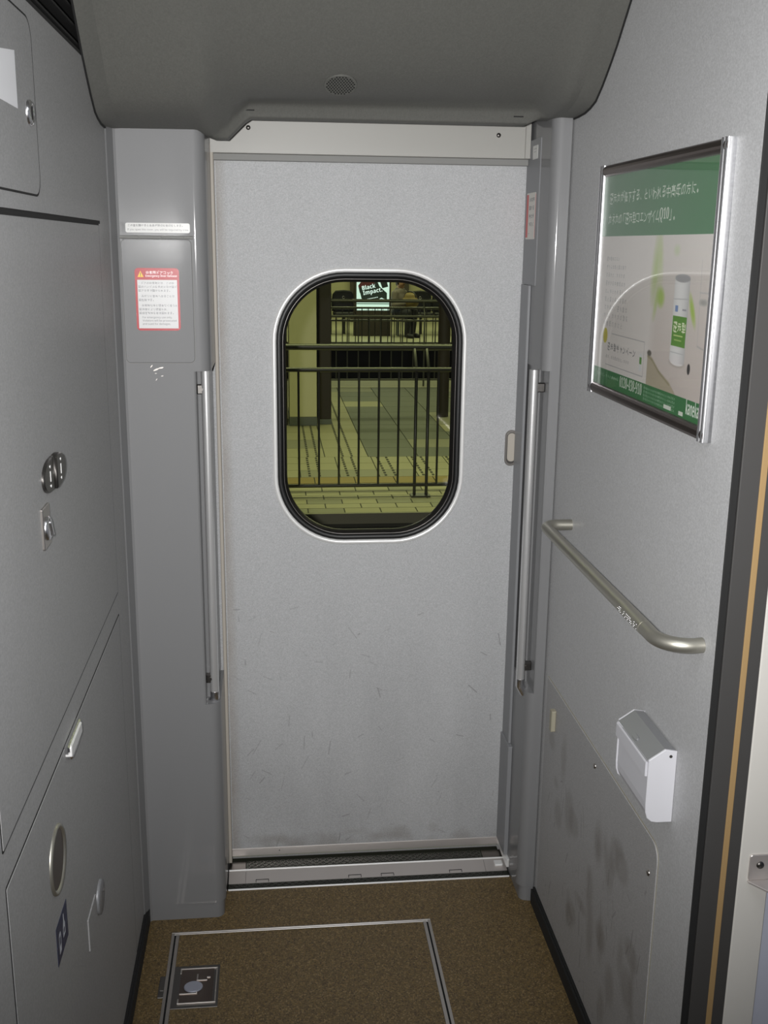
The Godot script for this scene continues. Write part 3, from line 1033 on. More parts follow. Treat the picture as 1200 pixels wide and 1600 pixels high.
func threshold():
	var t := thing("door_threshold", "stainless steel door threshold with checkered treads", "threshold", Vector3(0.25, 0, 0.0), "", "structure")
	var lx := -0.1399
	var rx := 0.6359
	var b := MB.new()
	b.box(Vector3(lx, -0.12, 0.0221), Vector3(rx, 0.0018, 0.0459), 0.0006)
	part("front_tread", b, M.tread, t, "checkered front tread")
	b = MB.new()
	b.box(Vector3(lx, -0.02, 0.046), Vector3(rx, 0.0026, 0.0505), 0.0012)
	part("nosing", b, M.alu_bright, t)
	# tabs of the smooth riser fold: end pieces and middle cover
	for s in [[lx, -0.094], [-0.0932, 0.575], [0.5758, rx]]:
		b = MB.new()
		var y0 := 0.0022
		var y1 := 0.0125
		var sec := PackedVector2Array([Vector2(-0.022, -0.02), Vector2(0.0265, -0.02), Vector2(0.0265, y1), Vector2(0.023, y1), Vector2(-0.022, y0)])
		b.prism(sec, Transform3D(Basis(Vector3(0, 0, -1), Vector3(0, 1, 0), Vector3(1, 0, 0)), Vector3(s[0], 0, 0)), s[1] - s[0])
		part("ramp_plate", b, M.steel_bright, t)
	b = MB.new()
	b.box(Vector3(lx, 0.0075, -0.0275), Vector3(rx, 0.0146, -0.0232), 0.0014)
	part("nosing", b, M.alu_bright, t)
	b = MB.new()
	b.box(Vector3(-0.0925, -0.02, -0.068), Vector3(0.575, 0.0132, -0.0276), 0.0006)
	part("rear_tread", b, M.tread, t, "checkered rear tread")
	# raised diamond bars of the two treads
	for s in [[lx, rx, 0.0265, 0.0435, 0.0018], [-0.09, 0.573, -0.0645, -0.031, 0.0132]]:
		b = MB.new()
		var x: float = s[0] + 0.004
		var i := 0
		while x < s[1] - 0.012:
			var zz: float = s[2]
			var j := 0
			while zz < s[3]:
				b.prism(MB.rect(-0.0052, -0.0011, 0.0052, 0.0011), on_floor(x + 0.004, zz + 0.003, s[4]) * Transform3D(Basis(Vector3.BACK, 0.8 if (i + j) % 2 else -0.8), Vector3.ZERO), 0.0014, 0.0005, false, false)
				zz += 0.0085
				j += 1
			x += 0.0095
			i += 1
		part("tread_bars", b, M.steel_dark, t).set_meta("kind", "stuff")
	for s in [[lx, -0.0945], [0.577, rx]]:
		b = MB.new()
		b.box(Vector3(s[0], -0.02, -0.068), Vector3(s[1], 0.0125, -0.0276), 0.0006)
		part("end_plate", b, M.steel_dark, t)
	b = MB.new()
	b.box(Vector3(lx, -0.03, -0.125), Vector3(rx, -0.012, -0.0681))
	part("track", b, M.dark_hole, t)
	# lock tabs cut in the ramp's front edge
	for x in [-0.048, 0.207, 0.298, 0.49]:
		b = MB.new()
		var sl := 0.0103 / 0.045
		var at := Transform3D(Basis(Vector3.RIGHT, -PI / 2 + atan(sl)), Vector3(x, 0.0027, 0.0212))
		b.prism(MB.rect(-0.018, 0.001, -0.0165, 0.011), at, 0.0006)
		b.prism(MB.rect(0.0165, 0.001, 0.018, 0.011), at, 0.0006)
		b.prism(MB.rect(-0.018, 0.0095, 0.018, 0.011), at, 0.0006)
		part("tab_cut", b, M.dark_hole, t)
	b = MB.new()
	b.box(Vector3(0.604, 0.006, -0.014), Vector3(0.626, 0.013, 0.008), 0.002)
	part("stop_block", b, M.alu_bright, t)

# ---------------------------------------------------------------- left wall
func panel_on_left(called: String, label: String, z0: float, z1: float, y0: float, y1: float, r: float, m: Material, at_top_gap := 0.0) -> Node3D:
	var t := thing(called, label, "access door", Vector3(XL, y0, (z0 + z1) / 2))
	var b := MB.new()
	b.prism(MB.rrect(-(z1 - z0) / 2 - 0.003, -0.003, (z1 - z0) / 2 + 0.005, y1 - y0 + 0.003 + at_top_gap, r + 0.002), on_left((z0 + z1) / 2, y0), 0.0006, 0, false)
	part("gap_liner", b, M.gap, t)
	b = MB.new()
	b.prism(MB.rrect(-(z1 - z0) / 2, 0, (z1 - z0) / 2, y1 - y0, r), on_left((z0 + z1) / 2, y0), 0.0012, 0.0005, true)
	part("panel", b, m, t)
	return t

func left_wall_fittings():
	var b: MB
	# upper hatch
	var t := panel_on_left("service_hatch", "small rounded service hatch high on the left wall", 0.893, 1.52, 1.768, 2.012, 0.03, M.panel)
	b = MB.new()
	var p := on_left(0.9405, 1.88, 0.0012)
	b.lathe(PackedVector2Array([Vector2(0.0185, 0), Vector2(0.018, 0.003), Vector2(0.015, 0.0055), Vector2(0.012, 0.0058), Vector2(0.0112, 0.0045), Vector2(0.0, 0.004)]), p, 24)
	var lk := part("lock", b, M.chrome, t, "round chrome lock")
	b = MB.new()
	b.prism(MB.rect(-0.0016, -0.009, 0.0016, 0.009), p, 0.0056)
	part("key_slot", b, M.dark_hole, lk)
	b = MB.new()
	b.prism(PackedVector2Array([Vector2(-1.16, 1.8785), Vector2(-1.0125, 1.8775), Vector2(-1.0105, 1.9525), Vector2(-1.16, 1.933)]), on_left(0, 0, 0.0012), 0.0006)
	solo("wall_sticker", b, M.white_print, "blank white square sticker on the high left service hatch", "sticker")
	# dark shadow gap under the upper wall panel
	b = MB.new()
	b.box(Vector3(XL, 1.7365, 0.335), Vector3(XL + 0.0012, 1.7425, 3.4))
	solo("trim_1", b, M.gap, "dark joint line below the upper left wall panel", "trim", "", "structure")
	b = MB.new()
	b.box(Vector3(XL, 1.7425, 0.3305), Vector3(XL + 0.004, 1.746, 3.4), 0.001)
	solo("trim_2", b, M.panel, "thin lip above the dark joint on the left wall", "trim", "", "structure")
	# tall middle door
	t = panel_on_left("equipment_door", "large plain equipment door in the middle of the left wall", 0.352, 1.3805, 0.958, 1.7335, 0.003, M.panel)
	# oval twin latch: two D shaped paddles
	for s in 2:
		var dir := 1.0 if s == 0 else -1.0    # 0 the half nearer the camera
		b = MB.new()
		var pl := PackedVector2Array()
		for k in 13:
			var a := -PI / 2 + PI * k / 12
			pl.append(Vector2(pow(maxf(cos(a), 0.0), 0.7) * 0.07, sin(a) * 0.0265))
		var fr := on_left(0.952 + dir * 0.003, 1.3535, 0.0012)
		if s == 0:
			fr = fr * Transform3D(Basis(Vector3(0, 0, 1), PI), Vector3.ZERO)
		b.prism(pl, fr, 0.005 if s == 0 else 0.009, 0.002, true)
		var lt := part("latch_paddle", b, M.steel_dark, t, "half oval chrome latch paddle")
		b = MB.new()
		var hgt := 0.0056 if s == 0 else 0.0096
		b.prism(MB.rect(0.026, -0.008, 0.0295, 0.008), fr, hgt)
		part("slot", b, M.alu_bright, lt)
		for yy in [-0.015, 0.015]:
			b = MB.new()
			b.prism(MB.disc(0.0277, yy, 0.0025, -1, 10), fr, hgt)
			part("rivet", b, M.alu_bright, lt)
	# square plate with turning knob
	b = MB.new()
	b.prism(MB.rrect(-0.024, -0.0315, 0.024, 0.0315, 0.002), on_left(1.022, 1.285, 0.0012), 0.0035, 0.0008)
	var kp := part("lock_plate", b, M.steel, t, "square steel lock plate")
	b = MB.new()
	b.lathe(PackedVector2Array([Vector2(0.019, 0.0035), Vector2(0.0185, 0.0065), Vector2(0.015, 0.0085), Vector2(0.006, 0.009), Vector2(0.0, 0.009)]), on_left(1.022, 1.282, 0.0012), 24)
	b.prism(MB.rrect(-0.003, -0.015, 0.003, 0.015, 0.0029), on_left(1.022, 1.282, 0.0012) * Transform3D(Basis(Vector3.BACK, 0.5), Vector3.ZERO), 0.0115, 0.001)
	part("turn_knob", b, M.chrome, kp)
	# bin door below
	t = panel_on_left("bin_door", "lower left wall door with round litter opening", 0.355, 1.3805, 0.048, 0.9045, 0.003, M.panel)
	var hc := on_left(1.1, 0.771, 0.0012)
	b = MB.new()
	b.lathe(PackedVector2Array([Vector2(0.0545, 0), Vector2(0.054, 0.003), Vector2(0.051, 0.0045), Vector2(0.0475, 0.003), Vector2(0.046, 0.0005)]), hc, 40)
	var rg := part("bin_ring", b, M.alu, t, "round metal ring of the litter opening")
	b = MB.new()
	b.prism(MB.disc(0, 0, 0.047, -1, 36), hc, 0.0012, 0, true)
	part("bin_flap", b, M.bronze, rg)
	b = MB.new()
	var fl := PackedVector2Array([Vector2(-0.055, 0.004), Vector2(-0.055, -0.006), Vector2(-0.03, -0.03), Vector2(0.03, -0.03), Vector2(0.055, -0.008), Vector2(0.055, 0.004)])
	b.prism(fl, on_left(0.94, 0.9035, 0.0012), 0.008, 0.003)
	var ft := part("flap_latch", b, M.chrome, t, "chrome flap latch at the top edge")
	b = MB.new()
	b.prism(MB.rrect(-0.048, -0.018, 0.048, 0.002, 0.004), on_left(0.94, 0.9035, 0.0012), 0.0105, 0.0012)
	part("pull", b, M.alu_bright, ft)
	b = MB.new()
	b.prism(MB.rrect(-0.041, -0.0325, 0.041, 0.0325, 0.002), on_left(0.862, 0.4905, 0.0012), 0.0022, 0.0006)
	part("lock_plate", b, M.panel, t)
	b = MB.new()
	b.lathe(PackedVector2Array([Vector2(0.033, 0), Vector2(0.0325, 0.004), Vector2(0.03, 0.005), Vector2(0.0, 0.0052)]), on_left(0.778, 0.4875, 0.0012), 30)
	var dk := part("lock_disc", b, M.lid, t, "round grey lock disc")
	b = MB.new()
	b.prism(MB.rect(-0.0015, -0.012, 0.0015, 0.012), on_left(0.778, 0.4875, 0.0012), 0.0056)
	b.prism(MB.disc(0.022, 0.0, 0.0035, -1, 10), on_left(0.778, 0.4875, 0.0012), 0.0062)
	part("key_slot", b, M.steel, dk)
	# blue can and bottle sticker
	var pr := Print.new(240, 192, Color(0.13, 0.18, 0.31))
	var w := Color(0.8, 0.82, 0.86)
	pr.rect(0, 94, 240, 3, Color(0.4, 0.44, 0.56))
	pr.poly(PackedVector2Array([Vector2(44, 70), Vector2(52, 58), Vector2(78, 58), Vector2(86, 70), Vector2(86, 160), Vector2(44, 160)]), w)
	pr.poly(PackedVector2Array([Vector2(150, 24), Vector2(164, 24), Vector2(166, 56), Vector2(182, 84), Vector2(182, 136), Vector2(134, 136), Vector2(134, 84), Vector2(148, 56)]), w)
	pr.rect(52, 78, 26, 44, Color(0.13, 0.18, 0.31))
	pr.oval(158, 108, 14, 14, Color(0.13, 0.18, 0.31))
	sticker("bin_sticker", pr, "blue sticker with white can and bottle signs under the bin opening", on_left(1.1, 0.641, 0.0012), 0.082, 0.066, 0.001)

# ---------------------------------------------------------------- right wall
func right_wall_fittings():
	var b: MB
	# lower access panel
	var t := thing("wall_access_panel", "scuffed lower access panel with rounded corner on the right wall", "access panel", Vector3(XR, 0.048, 0.6))
	b = MB.new()
	var out := PackedVector2Array([Vector2(0.195, 0.05), Vector2(0.976, 0.05)])
	for k in 7:
		var a := k * PI / 12
		out.append(Vector2(0.946 + cos(a) * 0.03, 0.628 + sin(a) * 0.03))
	out.append(Vector2(0.195, 0.658))
	b.prism(MB.inset(out, -0.0024), on_right(0, 0), 0.0005)
	part("gap_liner", b, M.beige_block, t)
	b = MB.new()
	b.uvr = Rect2(0.195, 0.05, 0.781, 0.608)
	b.prism(out, on_right(0, 0), 0.0024, 0.001)
	part("panel", b, M.kick_panel, t)
	for s in [[0.6, 0.625], [0.94, 0.587]]:
		b = MB.new()
		b.lathe(PackedVector2Array([Vector2(0.006, 0), Vector2(0.0055, 0.002), Vector2(0.0, 0.0026)]), on_right(s[0], s[1], 0.0024), 14)
		b.prism(MB.rect(-0.004, -0.0008, 0.004, 0.0008), on_right(s[0], s[1], 0.0024), 0.003)
		part("screw", b, M.steel, t)
	b = MB.new()
	b.box(Vector3(XR - 0.014, 0.553, 0.272), Vector3(XR - 0.0024, 0.607, 0.29), 0.002)
	part("bumper", b, M.beige_block, t, "small beige door stop block")
	# framed poster
	t = thing("poster_holder", "wide metal poster frame on the right wall", "picture frame", Vector3(XR, 1.407, 0.73))
	var z0 := 0.424
	var z1 := 1.042
	var y0 := 1.408
	var y1 := 1.86
	b = MB.new()
	b.box(Vector3(XR - 0.006, y0 + 0.008, z0 + 0.008), Vector3(XR, y1 - 0.008, z1 - 0.008))
	part("backing", b, M.rail_grey, t)
	# rails: rounded profile, uprights with a groove between two ridges
	var ridge := PackedVector2Array()
	for k in 9:
		var a := PI * k / 8
		ridge.append(Vector2(0.011 + cos(a) * 0.011, 0.007 + sin(a) * 0.008))
	ridge.append(Vector2(0.0, 0.0))
	ridge.append(Vector2(0.022, 0.0))
	for e in 2:
		b = MB.new()     # top and bottom, along z
		var yy := y1 - 0.022 if e == 0 else y0
		b.prism(ridge, Transform3D(Basis(Vector3(0, 1, 0), Vector3(-1, 0, 0), Vector3(0, 0, 1)), Vector3(XR, yy, z0 + 0.001)), z1 - z0 - 0.002, 0, false)
		part("frame_rail", b, M.bronze, t)
	for e in 2:
		b = MB.new()
		var zz := z0 if e == 0 else z1 - 0.024
		for k in 2:
			var sec := PackedVector2Array()
			for j in 9:
				var a := PI * j / 8
				sec.append(Vector2(0.006 + k * 0.0125 + cos(a) * 0.0056, 0.0105 + sin(a) * 0.0055))
			sec.append(Vector2(0.0004 + k * 0.0125, 0))
			sec.append(Vector2(0.0116 + k * 0.0125, 0))
			b.prism(sec, Transform3D(Basis(Vector3(0, 0, 1), Vector3(-1, 0, 0), Vector3(0, -1, 0)), Vector3(XR, y1, zz)), y1 - y0, 0, true)
		part("frame_rail", b, M.chrome, t, "bright double ridged frame upright")
	poster(z0 + 0.02, z1 - 0.02, y0 + 0.018, y1 - 0.018)
	b = MB.new()
	b.quad(Vector3(XR - 0.0105, y0 + 0.015, z0 + 0.015), Vector3(XR - 0.0105, y0 + 0.015, z1 - 0.015), Vector3(XR - 0.0105, y1 - 0.015, z1 - 0.015), Vector3(XR - 0.0105, y1 - 0.015, z0 + 0.015))
	part("cover_sheet", b, M.plexi, t, "clear cover sheet")
	# handrail
	t = thing("handrail", "satin metal handrail tube bracketed across the right wall", "handrail", Vector3(XR, 1.086, 0.7))
	var path := PackedVector3Array()
	var ax := 0.612
	var hy := 1.0845
	path.append(Vector3(XR, hy, 0.3165))
	for k in 9:
		var a := PI / 2 * k / 8
		path.append(Vector3(ax + 0.032 - sin(a) * 0.032, hy, 0.3165 + 0.032 - cos(a) * 0.032))
	for k in 9:
		var a := PI / 2 * k / 8
		path.append(Vector3(ax + 0.05 - cos(a) * 0.05, hy + 0.002, 1.0795 - 0.05 + sin(a) * 0.05))
	path.append(Vector3(XR, hy + 0.003, 1.0795))
	b = MB.new()
	b.tube(path, 0.0125, 24)
	part("tube", b, M.alu, t)
	# clear tactile label wrapped on the tube
	b = MB.new()
	b.tube(PackedVector3Array([Vector3(ax, hy + 0.0015, 0.885), Vector3(ax, hy + 0.0017, 0.995)]), 0.0129, 24)
	var sl := part("tactile_label", b, M.alu, t, "glossy braille label wrapped round the tube")
	b = MB.new()
	var r := RandomNumberGenerator.new()
	r.seed = 4
	for k in 16:
		for j in 3:
			if r.randf() < 0.62:
				var a := deg_to_rad(196.0 - j * 17.0)
				b.ball(Vector3(ax + cos(a) * 0.0129, hy + 0.0016 + sin(a) * 0.0129, 0.89 + k * 0.0064), Vector3.ONE * 0.0014, 6)
	part("braille_dot", b, M.chrome, sl).set_meta("kind", "stuff")
	# ashtray
	t = thing("ashtray", "small white lidded wall ashtray below the handrail", "ashtray", Vector3(XR, 0.737, 0.937))
	var az0 := 0.855
	var az1 := 1.019
	# section seen from the near end: local x = towards the wall (+x), y up
	var body := PackedVector2Array([Vector2(0.6295, 0.772), Vector2(0.6305, 0.758), Vector2(0.634, 0.7475), Vector2(0.641, 0.7405), Vector2(0.65, 0.738), Vector2(XR - 0.0005, 0.738), Vector2(XR - 0.0005, 0.862), Vector2(0.66, 0.862), Vector2(0.6295, 0.836)])
	b = MB.new()
	b.prism(body, Transform3D(Basis.IDENTITY, Vector3(0, 0, az0 + 0.004)), az1 - az0 - 0.008)
	part("tray", b, M.white_paint, t, "pale tray front")
	for e in 2:
		b = MB.new()
		var cheek := PackedVector2Array([Vector2(0.6275, 0.772), Vector2(0.6285, 0.757), Vector2(0.632, 0.746), Vector2(0.64, 0.739), Vector2(0.65, 0.737), Vector2(XR - 0.0003, 0.737), Vector2(XR - 0.0003, 0.8705), Vector2(0.6555, 0.8745), Vector2(0.6275, 0.8555)])
		b.prism(cheek, Transform3D(Basis.IDENTITY, Vector3(0, 0, az1 - 0.004 if e == 0 else az0)), 0.004, 0.001)
		var ck := part("end_cheek", b, M.white_paint, t, "white end cheek")
		b = MB.new()
		b.prism(MB.disc(0.6655, 0.862, 0.0028, -1, 12), Transform3D(Basis.IDENTITY, Vector3(0, 0, az1 if e == 0 else az0 - 0.0008)), 0.0008)
		part("pivot_screw", b, M.steel_dark, ck)
	b = MB.new()
	var lidp := PackedVector2Array([Vector2(0.6262, 0.8545), Vector2(0.6282, 0.8525), Vector2(0.656, 0.8712), Vector2(0.674, 0.8683), Vector2(0.674, 0.8715), Vector2(0.6555, 0.8745)])
	b.prism(lidp, Transform3D(Basis.IDENTITY, Vector3(0, 0, az0 + 0.0042)), az1 - az0 - 0.0084)
	var ld := part("lid", b, M.lid, t, "tilting grey metal lid")
	b = MB.new()
	b.prism(MB.disc(0, 0, 0.012, 0.005, 16), Transform3D(Basis(Vector3(0, 0, 1), Vector3(0.83, 0.56, 0), Vector3(-0.56, 0.83, 0)), Vector3(0.6325, 0.8588, 0.937)), 0.003, 0.001, true)
	part("thumb_tab", b, M.lid, ld)
	b = MB.new()
	var lip := PackedVector2Array([Vector2(0.6245, 0.8235), Vector2(0.6295, 0.822), Vector2(0.6295, 0.848), Vector2(0.6265, 0.8515), Vector2(0.6245, 0.848)])
	b.prism(lip, Transform3D(Basis.IDENTITY, Vector3(0, 0, az0)), az1 - az0 - 0.007)
	part("front_lip", b, M.white_paint, t, "pale folded front lip")

func poster(z0: float, z1: float, y0: float, y1: float):
	var W := 1020
	var H := 730
	var p := Print.new(W, H, Color(0.83, 0.81, 0.785))
	# soft photograph ground
	for y in range(200, 670):
		var v := clampf((y - 200) / 470.0, 0, 1)
		for x in range(540, W):
			p.im.set_pixel(x, y, Color(0.82, 0.80, 0.775).lerp(Color(0.76, 0.72, 0.69), v * clampf((x - 540) / 60.0, 0, 1)))
	p.oval(0.555 * W, 0.42 * H, 26, 76, Color(0.66, 0.74, 0.45), 40, 0.8, 0.1)
	p.oval(0.59 * W, 0.38 * H, 14, 50, Color(0.7, 0.77, 0.5), 30, 0.7, -0.2)
	p.oval(0.61 * W, 0.535 * H, 30, 26, Color(0.6, 0.72, 0.3), 22, 0.85, 0.5)
	p.oval(0.575 * W, 0.56 * H, 12, 40, Color(0.65, 0.74, 0.42), 20, 0.7, 0.3)
	p.oval(0.862 * W, 0.57 * H, 13, 42, Color(0.62, 0.74, 0.3), 14, 0.9, -0.55)
	p.oval(0.715 * W, 0.345 * H, 22, 14, Color(0.72, 0.78, 0.6), 14, 0.6)
	# stone slab under the bottle
	var stone := PackedVector2Array([Vector2(0.535 * W, 0.775 * H), Vector2(0.575 * W, 0.79 * H), Vector2(0.64 * W, 0.835 * H), Vector2(0.73 * W, 0.87 * H), Vector2(0.79 * W, 0.915 * H), Vector2(0.535 * W, 0.915 * H)])
	p.poly(stone, Color(0.66, 0.62, 0.53), 1.0, 3.0)
	p.line(PackedVector2Array([Vector2(0.535 * W, 0.79 * H), Vector2(0.575 * W, 0.80 * H), Vector2(0.64 * W, 0.842 * H), Vector2(0.73 * W, 0.88 * H)]), 7, Color(0.52, 0.5, 0.36), 0.6)
	p.oval(0.548 * W, 0.775 * H, 18, 9, Color(0.3, 0.28, 0.24), 5, 0.9)
	# drinking glass
	p.line(PackedVector2Array([Vector2(0.905 * W, 0.38 * H), Vector2(0.915 * W, 0.7 * H)]), 3, Color(0.68, 0.68, 0.68), 0.6)
	p.line(PackedVector2Array([Vector2(0.905 * W, 0.5 * H), Vector2(W, 0.5 * H)]), 4, Color(0.7, 0.7, 0.7), 0.7)
	p.oval(0.935 * W, 0.535 * H, 26, 8, Color(0.5, 0.52, 0.5), 8, 0.6)
	p.line(PackedVector2Array([Vector2(0.915 * W, 0.7 * H), Vector2(W, 0.715 * H)]), 5, Color(0.66, 0.65, 0.64), 0.7)
	# bottle
	var bx0 := 0.718 * W
	var bx1 := 0.832 * W
	p.oval(0.775 * W, 0.785 * H, 60, 13, Color(0.7, 0.665, 0.63), 6)
	p.rect(bx0, 0.45 * H, bx1 - bx0, 0.325 * H, Color(0.88, 0.88, 0.87))
	p.oval(0.775 * W, 0.775 * H, (bx1 - bx0) / 2, 15, Color(0.88, 0.87, 0.86), 2)
	p.oval(0.775 * W, 0.452 * H, (bx1 - bx0) / 2, 12, Color(0.62, 0.62, 0.62), 2)
	for y in range(int(0.45 * H), int(0.785 * H)):
		for x in range(int(bx0), int(bx1)):
			var k := absf((x - bx0) / (bx1 - bx0) - 0.38)
			p.dot(x, y, Color(0.6, 0.6, 0.6), k * k * 1.6)
	p.line(PackedVector2Array([Vector2(bx0, 0.535 * H), Vector2(bx1, 0.53 * H)]), 3, Color(0.7, 0.7, 0.7), 0.8)
	p.line(PackedVector2Array([Vector2(bx0, 0.745 * H), Vector2(bx1, 0.745 * H)]), 3, Color(0.72, 0.72, 0.72), 0.8)
	p.rect(0.735 * W, 0.56 * H, 22, 18, Color(0.45, 0.55, 0.72))
	p.rect(0.79 * W, 0.57 * H, 30, 5, Color(0.6, 0.6, 0.62))
	p.rect(bx0 + 4, 0.6 * H, bx1 - bx0 - 8, 0.12 * H, Color(0.33, 0.55, 0.14))
	p.kana("還元型", bx0 + 10, 0.618 * H, 34, Color(0.9, 0.92, 0.8), 4.0, 0.96)
	p.rect(bx0 + 20, 0.675 * H, 70, 4, Color(0.72, 0.8, 0.5))
	p.rect(bx0 + 26, 0.693 * H, 56, 4, Color(0.62, 0.74, 0.4))
	p.oval(0.868 * W, 0.795 * H, 11, 15, Color(0.12, 0.1, 0.1), 3)
	# column of small text
	var grey := Color(0.5, 0.5, 0.5)
	var lines := ["還元型のコエン", "ザイムは年と共に低下", "する力に、カネカの", "還元力を中高年の方", "に。元とわれるとい", "年と共に低下するの", "は中の力、還元型は", "方に。カネカの型を", "中高年の方にと"]
	for i in lines.size():
		p.kana(lines[i], 0.07 * W, (0.378 + i * 0.037) * H, 15 + i, grey, 1.6, 1.35, 0.75)
	# campaign box
	p.line(PackedVector2Array([Vector2(0.17 * W, 0.735 * H), Vector2(0.5 * W, 0.735 * H), Vector2(0.5 * W, 0.885 * H), Vector2(0.12 * W, 0.885 * H)]), 2.5, Color(0.6, 0.6, 0.6))
	p.oval(0.1 * W, 0.75 * H, 24, 26, Color(0.72, 0.68, 0.1), 3)
	p.kana("還元型キャンペーン", 0.13 * W, 0.775 * H, 30, Color(0.4, 0.4, 0.4), 3.0, 1.12)
	p.kana("の力、元は年の方に。カネカ", 0.12 * W, 0.835 * H, 15, grey, 1.6, 1.3, 0.75)
	p.rect(0.462 * W, 0.79 * H, 24, 56, Color(0.8, 0.81, 0.8))
	p.rect(0.464 * W, 0.805 * H, 20, 22, Color(0.33, 0.55, 0.2))
	# green bands
	var green := Color(0.13, 0.43, 0.2)
	p.rect(0, 0, W, 0.285 * H, Color(0.12, 0.42, 0.2))
	p.rect(0, 0.912 * H, W, H, green)
	var pale := Color(0.83, 0.85, 0.8)
	p.kana("還元力が低下する、といわれる中高年の方に。", 0.055 * W, 0.082 * H, 42, pale, 3.2, 0.93)
	p.kana("カネカの「還元型コエンザイム", 0.055 * W, 0.177 * H, 42, pale, 3.2, 0.86)
	p.text("Q10", 0.055 * W + 14 * 42 * 0.86, 0.236 * H, 33, pale, Print.font_serif, 0.95)
	p.kana("」。", 0.055 * W + 14 * 42 * 0.86 + 74, 0.177 * H, 42, pale, 3.2, 0.9)
	p.text("0120-438-910", 0.285 * W, 0.983 * H, 36, pale, Print.font_serif, 0.72)
	p.kana("年の方に。カネカの力", 0.03 * W, 0.93 * H, 14, pale, 1.5, 1.5, 0.7)
	p.kana("元とわれる", 0.2 * W, 0.93 * H, 12, pale, 1.5, 1.2, 0.7)
	for i in 4:
		p.kana("還元型はカネカの力を中高年の方にといわれる年の", 0.52 * W, (0.922 + i * 0.016) * H, 9, pale, 1.0, 1.32, 0.7)
	p.rect(0.7 * W, 0.965 * H, 62, 12, pale)
	p.rect(0.82 * W, 0.968 * H, 34, 12, pale)
	p.text("kaneka", 0.872 * W, 0.988 * H, 40, Color(0.9, 0.92, 0.88), Print.font_bold, 0.5)
	var m := StandardMaterial3D.new()
	m.albedo_texture = p.tex()
	m.roughness = 0.55
	var b := MB.new()
	b.uvr = Rect2(z0, y0, z1 - z0, y1 - y0)
	b.prism(MB.rect(z0, y0, z1, y1), on_right(0, 0, 0.0062), 0.0006)
	solo("poster", b, m, "green and white supplement poster inside the metal wall frame", "poster")

# ---------------------------------------------------------------- floor hatch
func floor_hatch():
	var t := thing("floor_hatch", "metal edged hatch lid in the brown speckled floor", "hatch", Vector3(0.056, 0, 0.6))
	var b := MB.new()
	var x0 := -0.274
	var x1 := 0.387
	var z0 := 0.222
	var z1 := 0.98
	b.box(Vector3(x0 + 0.02, 0.0, z0 + 0.011), Vector3(x1 - 0.02, 0.0022, z1 - 0.01), 0.0)
	part("lid", b, M.vinyl, t)
	for e in [[x0, z0, x1, z0 + 0.0045], [x0 + 0.006, z0 + 0.006, x1 - 0.006, z0 + 0.0105], [x0, z1 - 0.0045, x1, z1], [x0, z0 + 0.0046, x0 + 0.007, z1 - 0.0046], [x0 + 0.0115, z0 + 0.0106, x0 + 0.0195, z1 - 0.01], [x1 - 0.007, z0 + 0.0046, x1, z1 - 0.0046], [x1 - 0.0195, z0 + 0.0106, x1 - 0.0115, z1 - 0.01]]:
		b = MB.new()
		b.box(Vector3(e[0], 0, e[1]), Vector3(e[2], 0.0035, e[3]), 0.001)
		part("edge_bar", b, M.steel, t)
	for e in [[x0 + 0.007, x0 + 0.0115], [x1 - 0.0115, x1 - 0.007]]:
		b = MB.new()
		b.box(Vector3(e[0], 0, z0 + 0.0105), Vector3(e[1], 0.0008, z1 - 0.0046))
		part("joint", b, M.dark_hole, t)
	# sunken latch
	b = MB.new()
	b.box(Vector3(x0 + 0.0195, 0.0022, 0.356), Vector3(-0.147, 0.0034, 0.503), 0.0008)
	var pl := part("latch_plate", b, M.steel_dark, t, "square steel latch plate")
	b = MB.new()
	b.box(Vector3(-0.238, 0.0034, 0.372), Vector3(-0.16, 0.0042, 0.487))
	part("recess", b, M.bronze, pl)
	b = MB.new()
	for e in [[-0.24, 0.367, -0.152, 0.3705], [-0.155, 0.3705, -0.152, 0.49], [-0.24, 0.487, -0.155, 0.49], [-0.24, 0.3705, -0.237, 0.385], [-0.24, 0.474, -0.237, 0.487], [-0.2, 0.39, -0.197, 0.413], [-0.197, 0.41, -0.175, 0.413], [-0.237, 0.455, -0.196, 0.458], [-0.199, 0.447, -0.196, 0.455], [-0.176, 0.4, -0.168, 0.404]]:
		b.box(Vector3(e[0], 0.0034, e[1]), Vector3(e[2], 0.0062, e[3]), 0.0006)
	part("handle", b, M.steel, pl)
	b = MB.new()
	b.prism(MB.disc(-0.206, -0.4335, 0.022, 0.019, 18), on_floor(0, 0, 0.0042), 0.003, 0.0012, true)
	part("key_button", b, M.knob_grey, pl, "pale oval key button")
	b = MB.new()
	b.box(Vector3(x0 - 0.013, 0.0, 0.388), Vector3(x0 - 0.0001, 0.003, 0.462), 0.001)
	b.box(Vector3(x0 - 0.009, 0.003, 0.402), Vector3(x0 - 0.0005, 0.0045, 0.44), 0.001)
	part("hinge_tab", b, M.steel_dark, t, "small hinge tab")

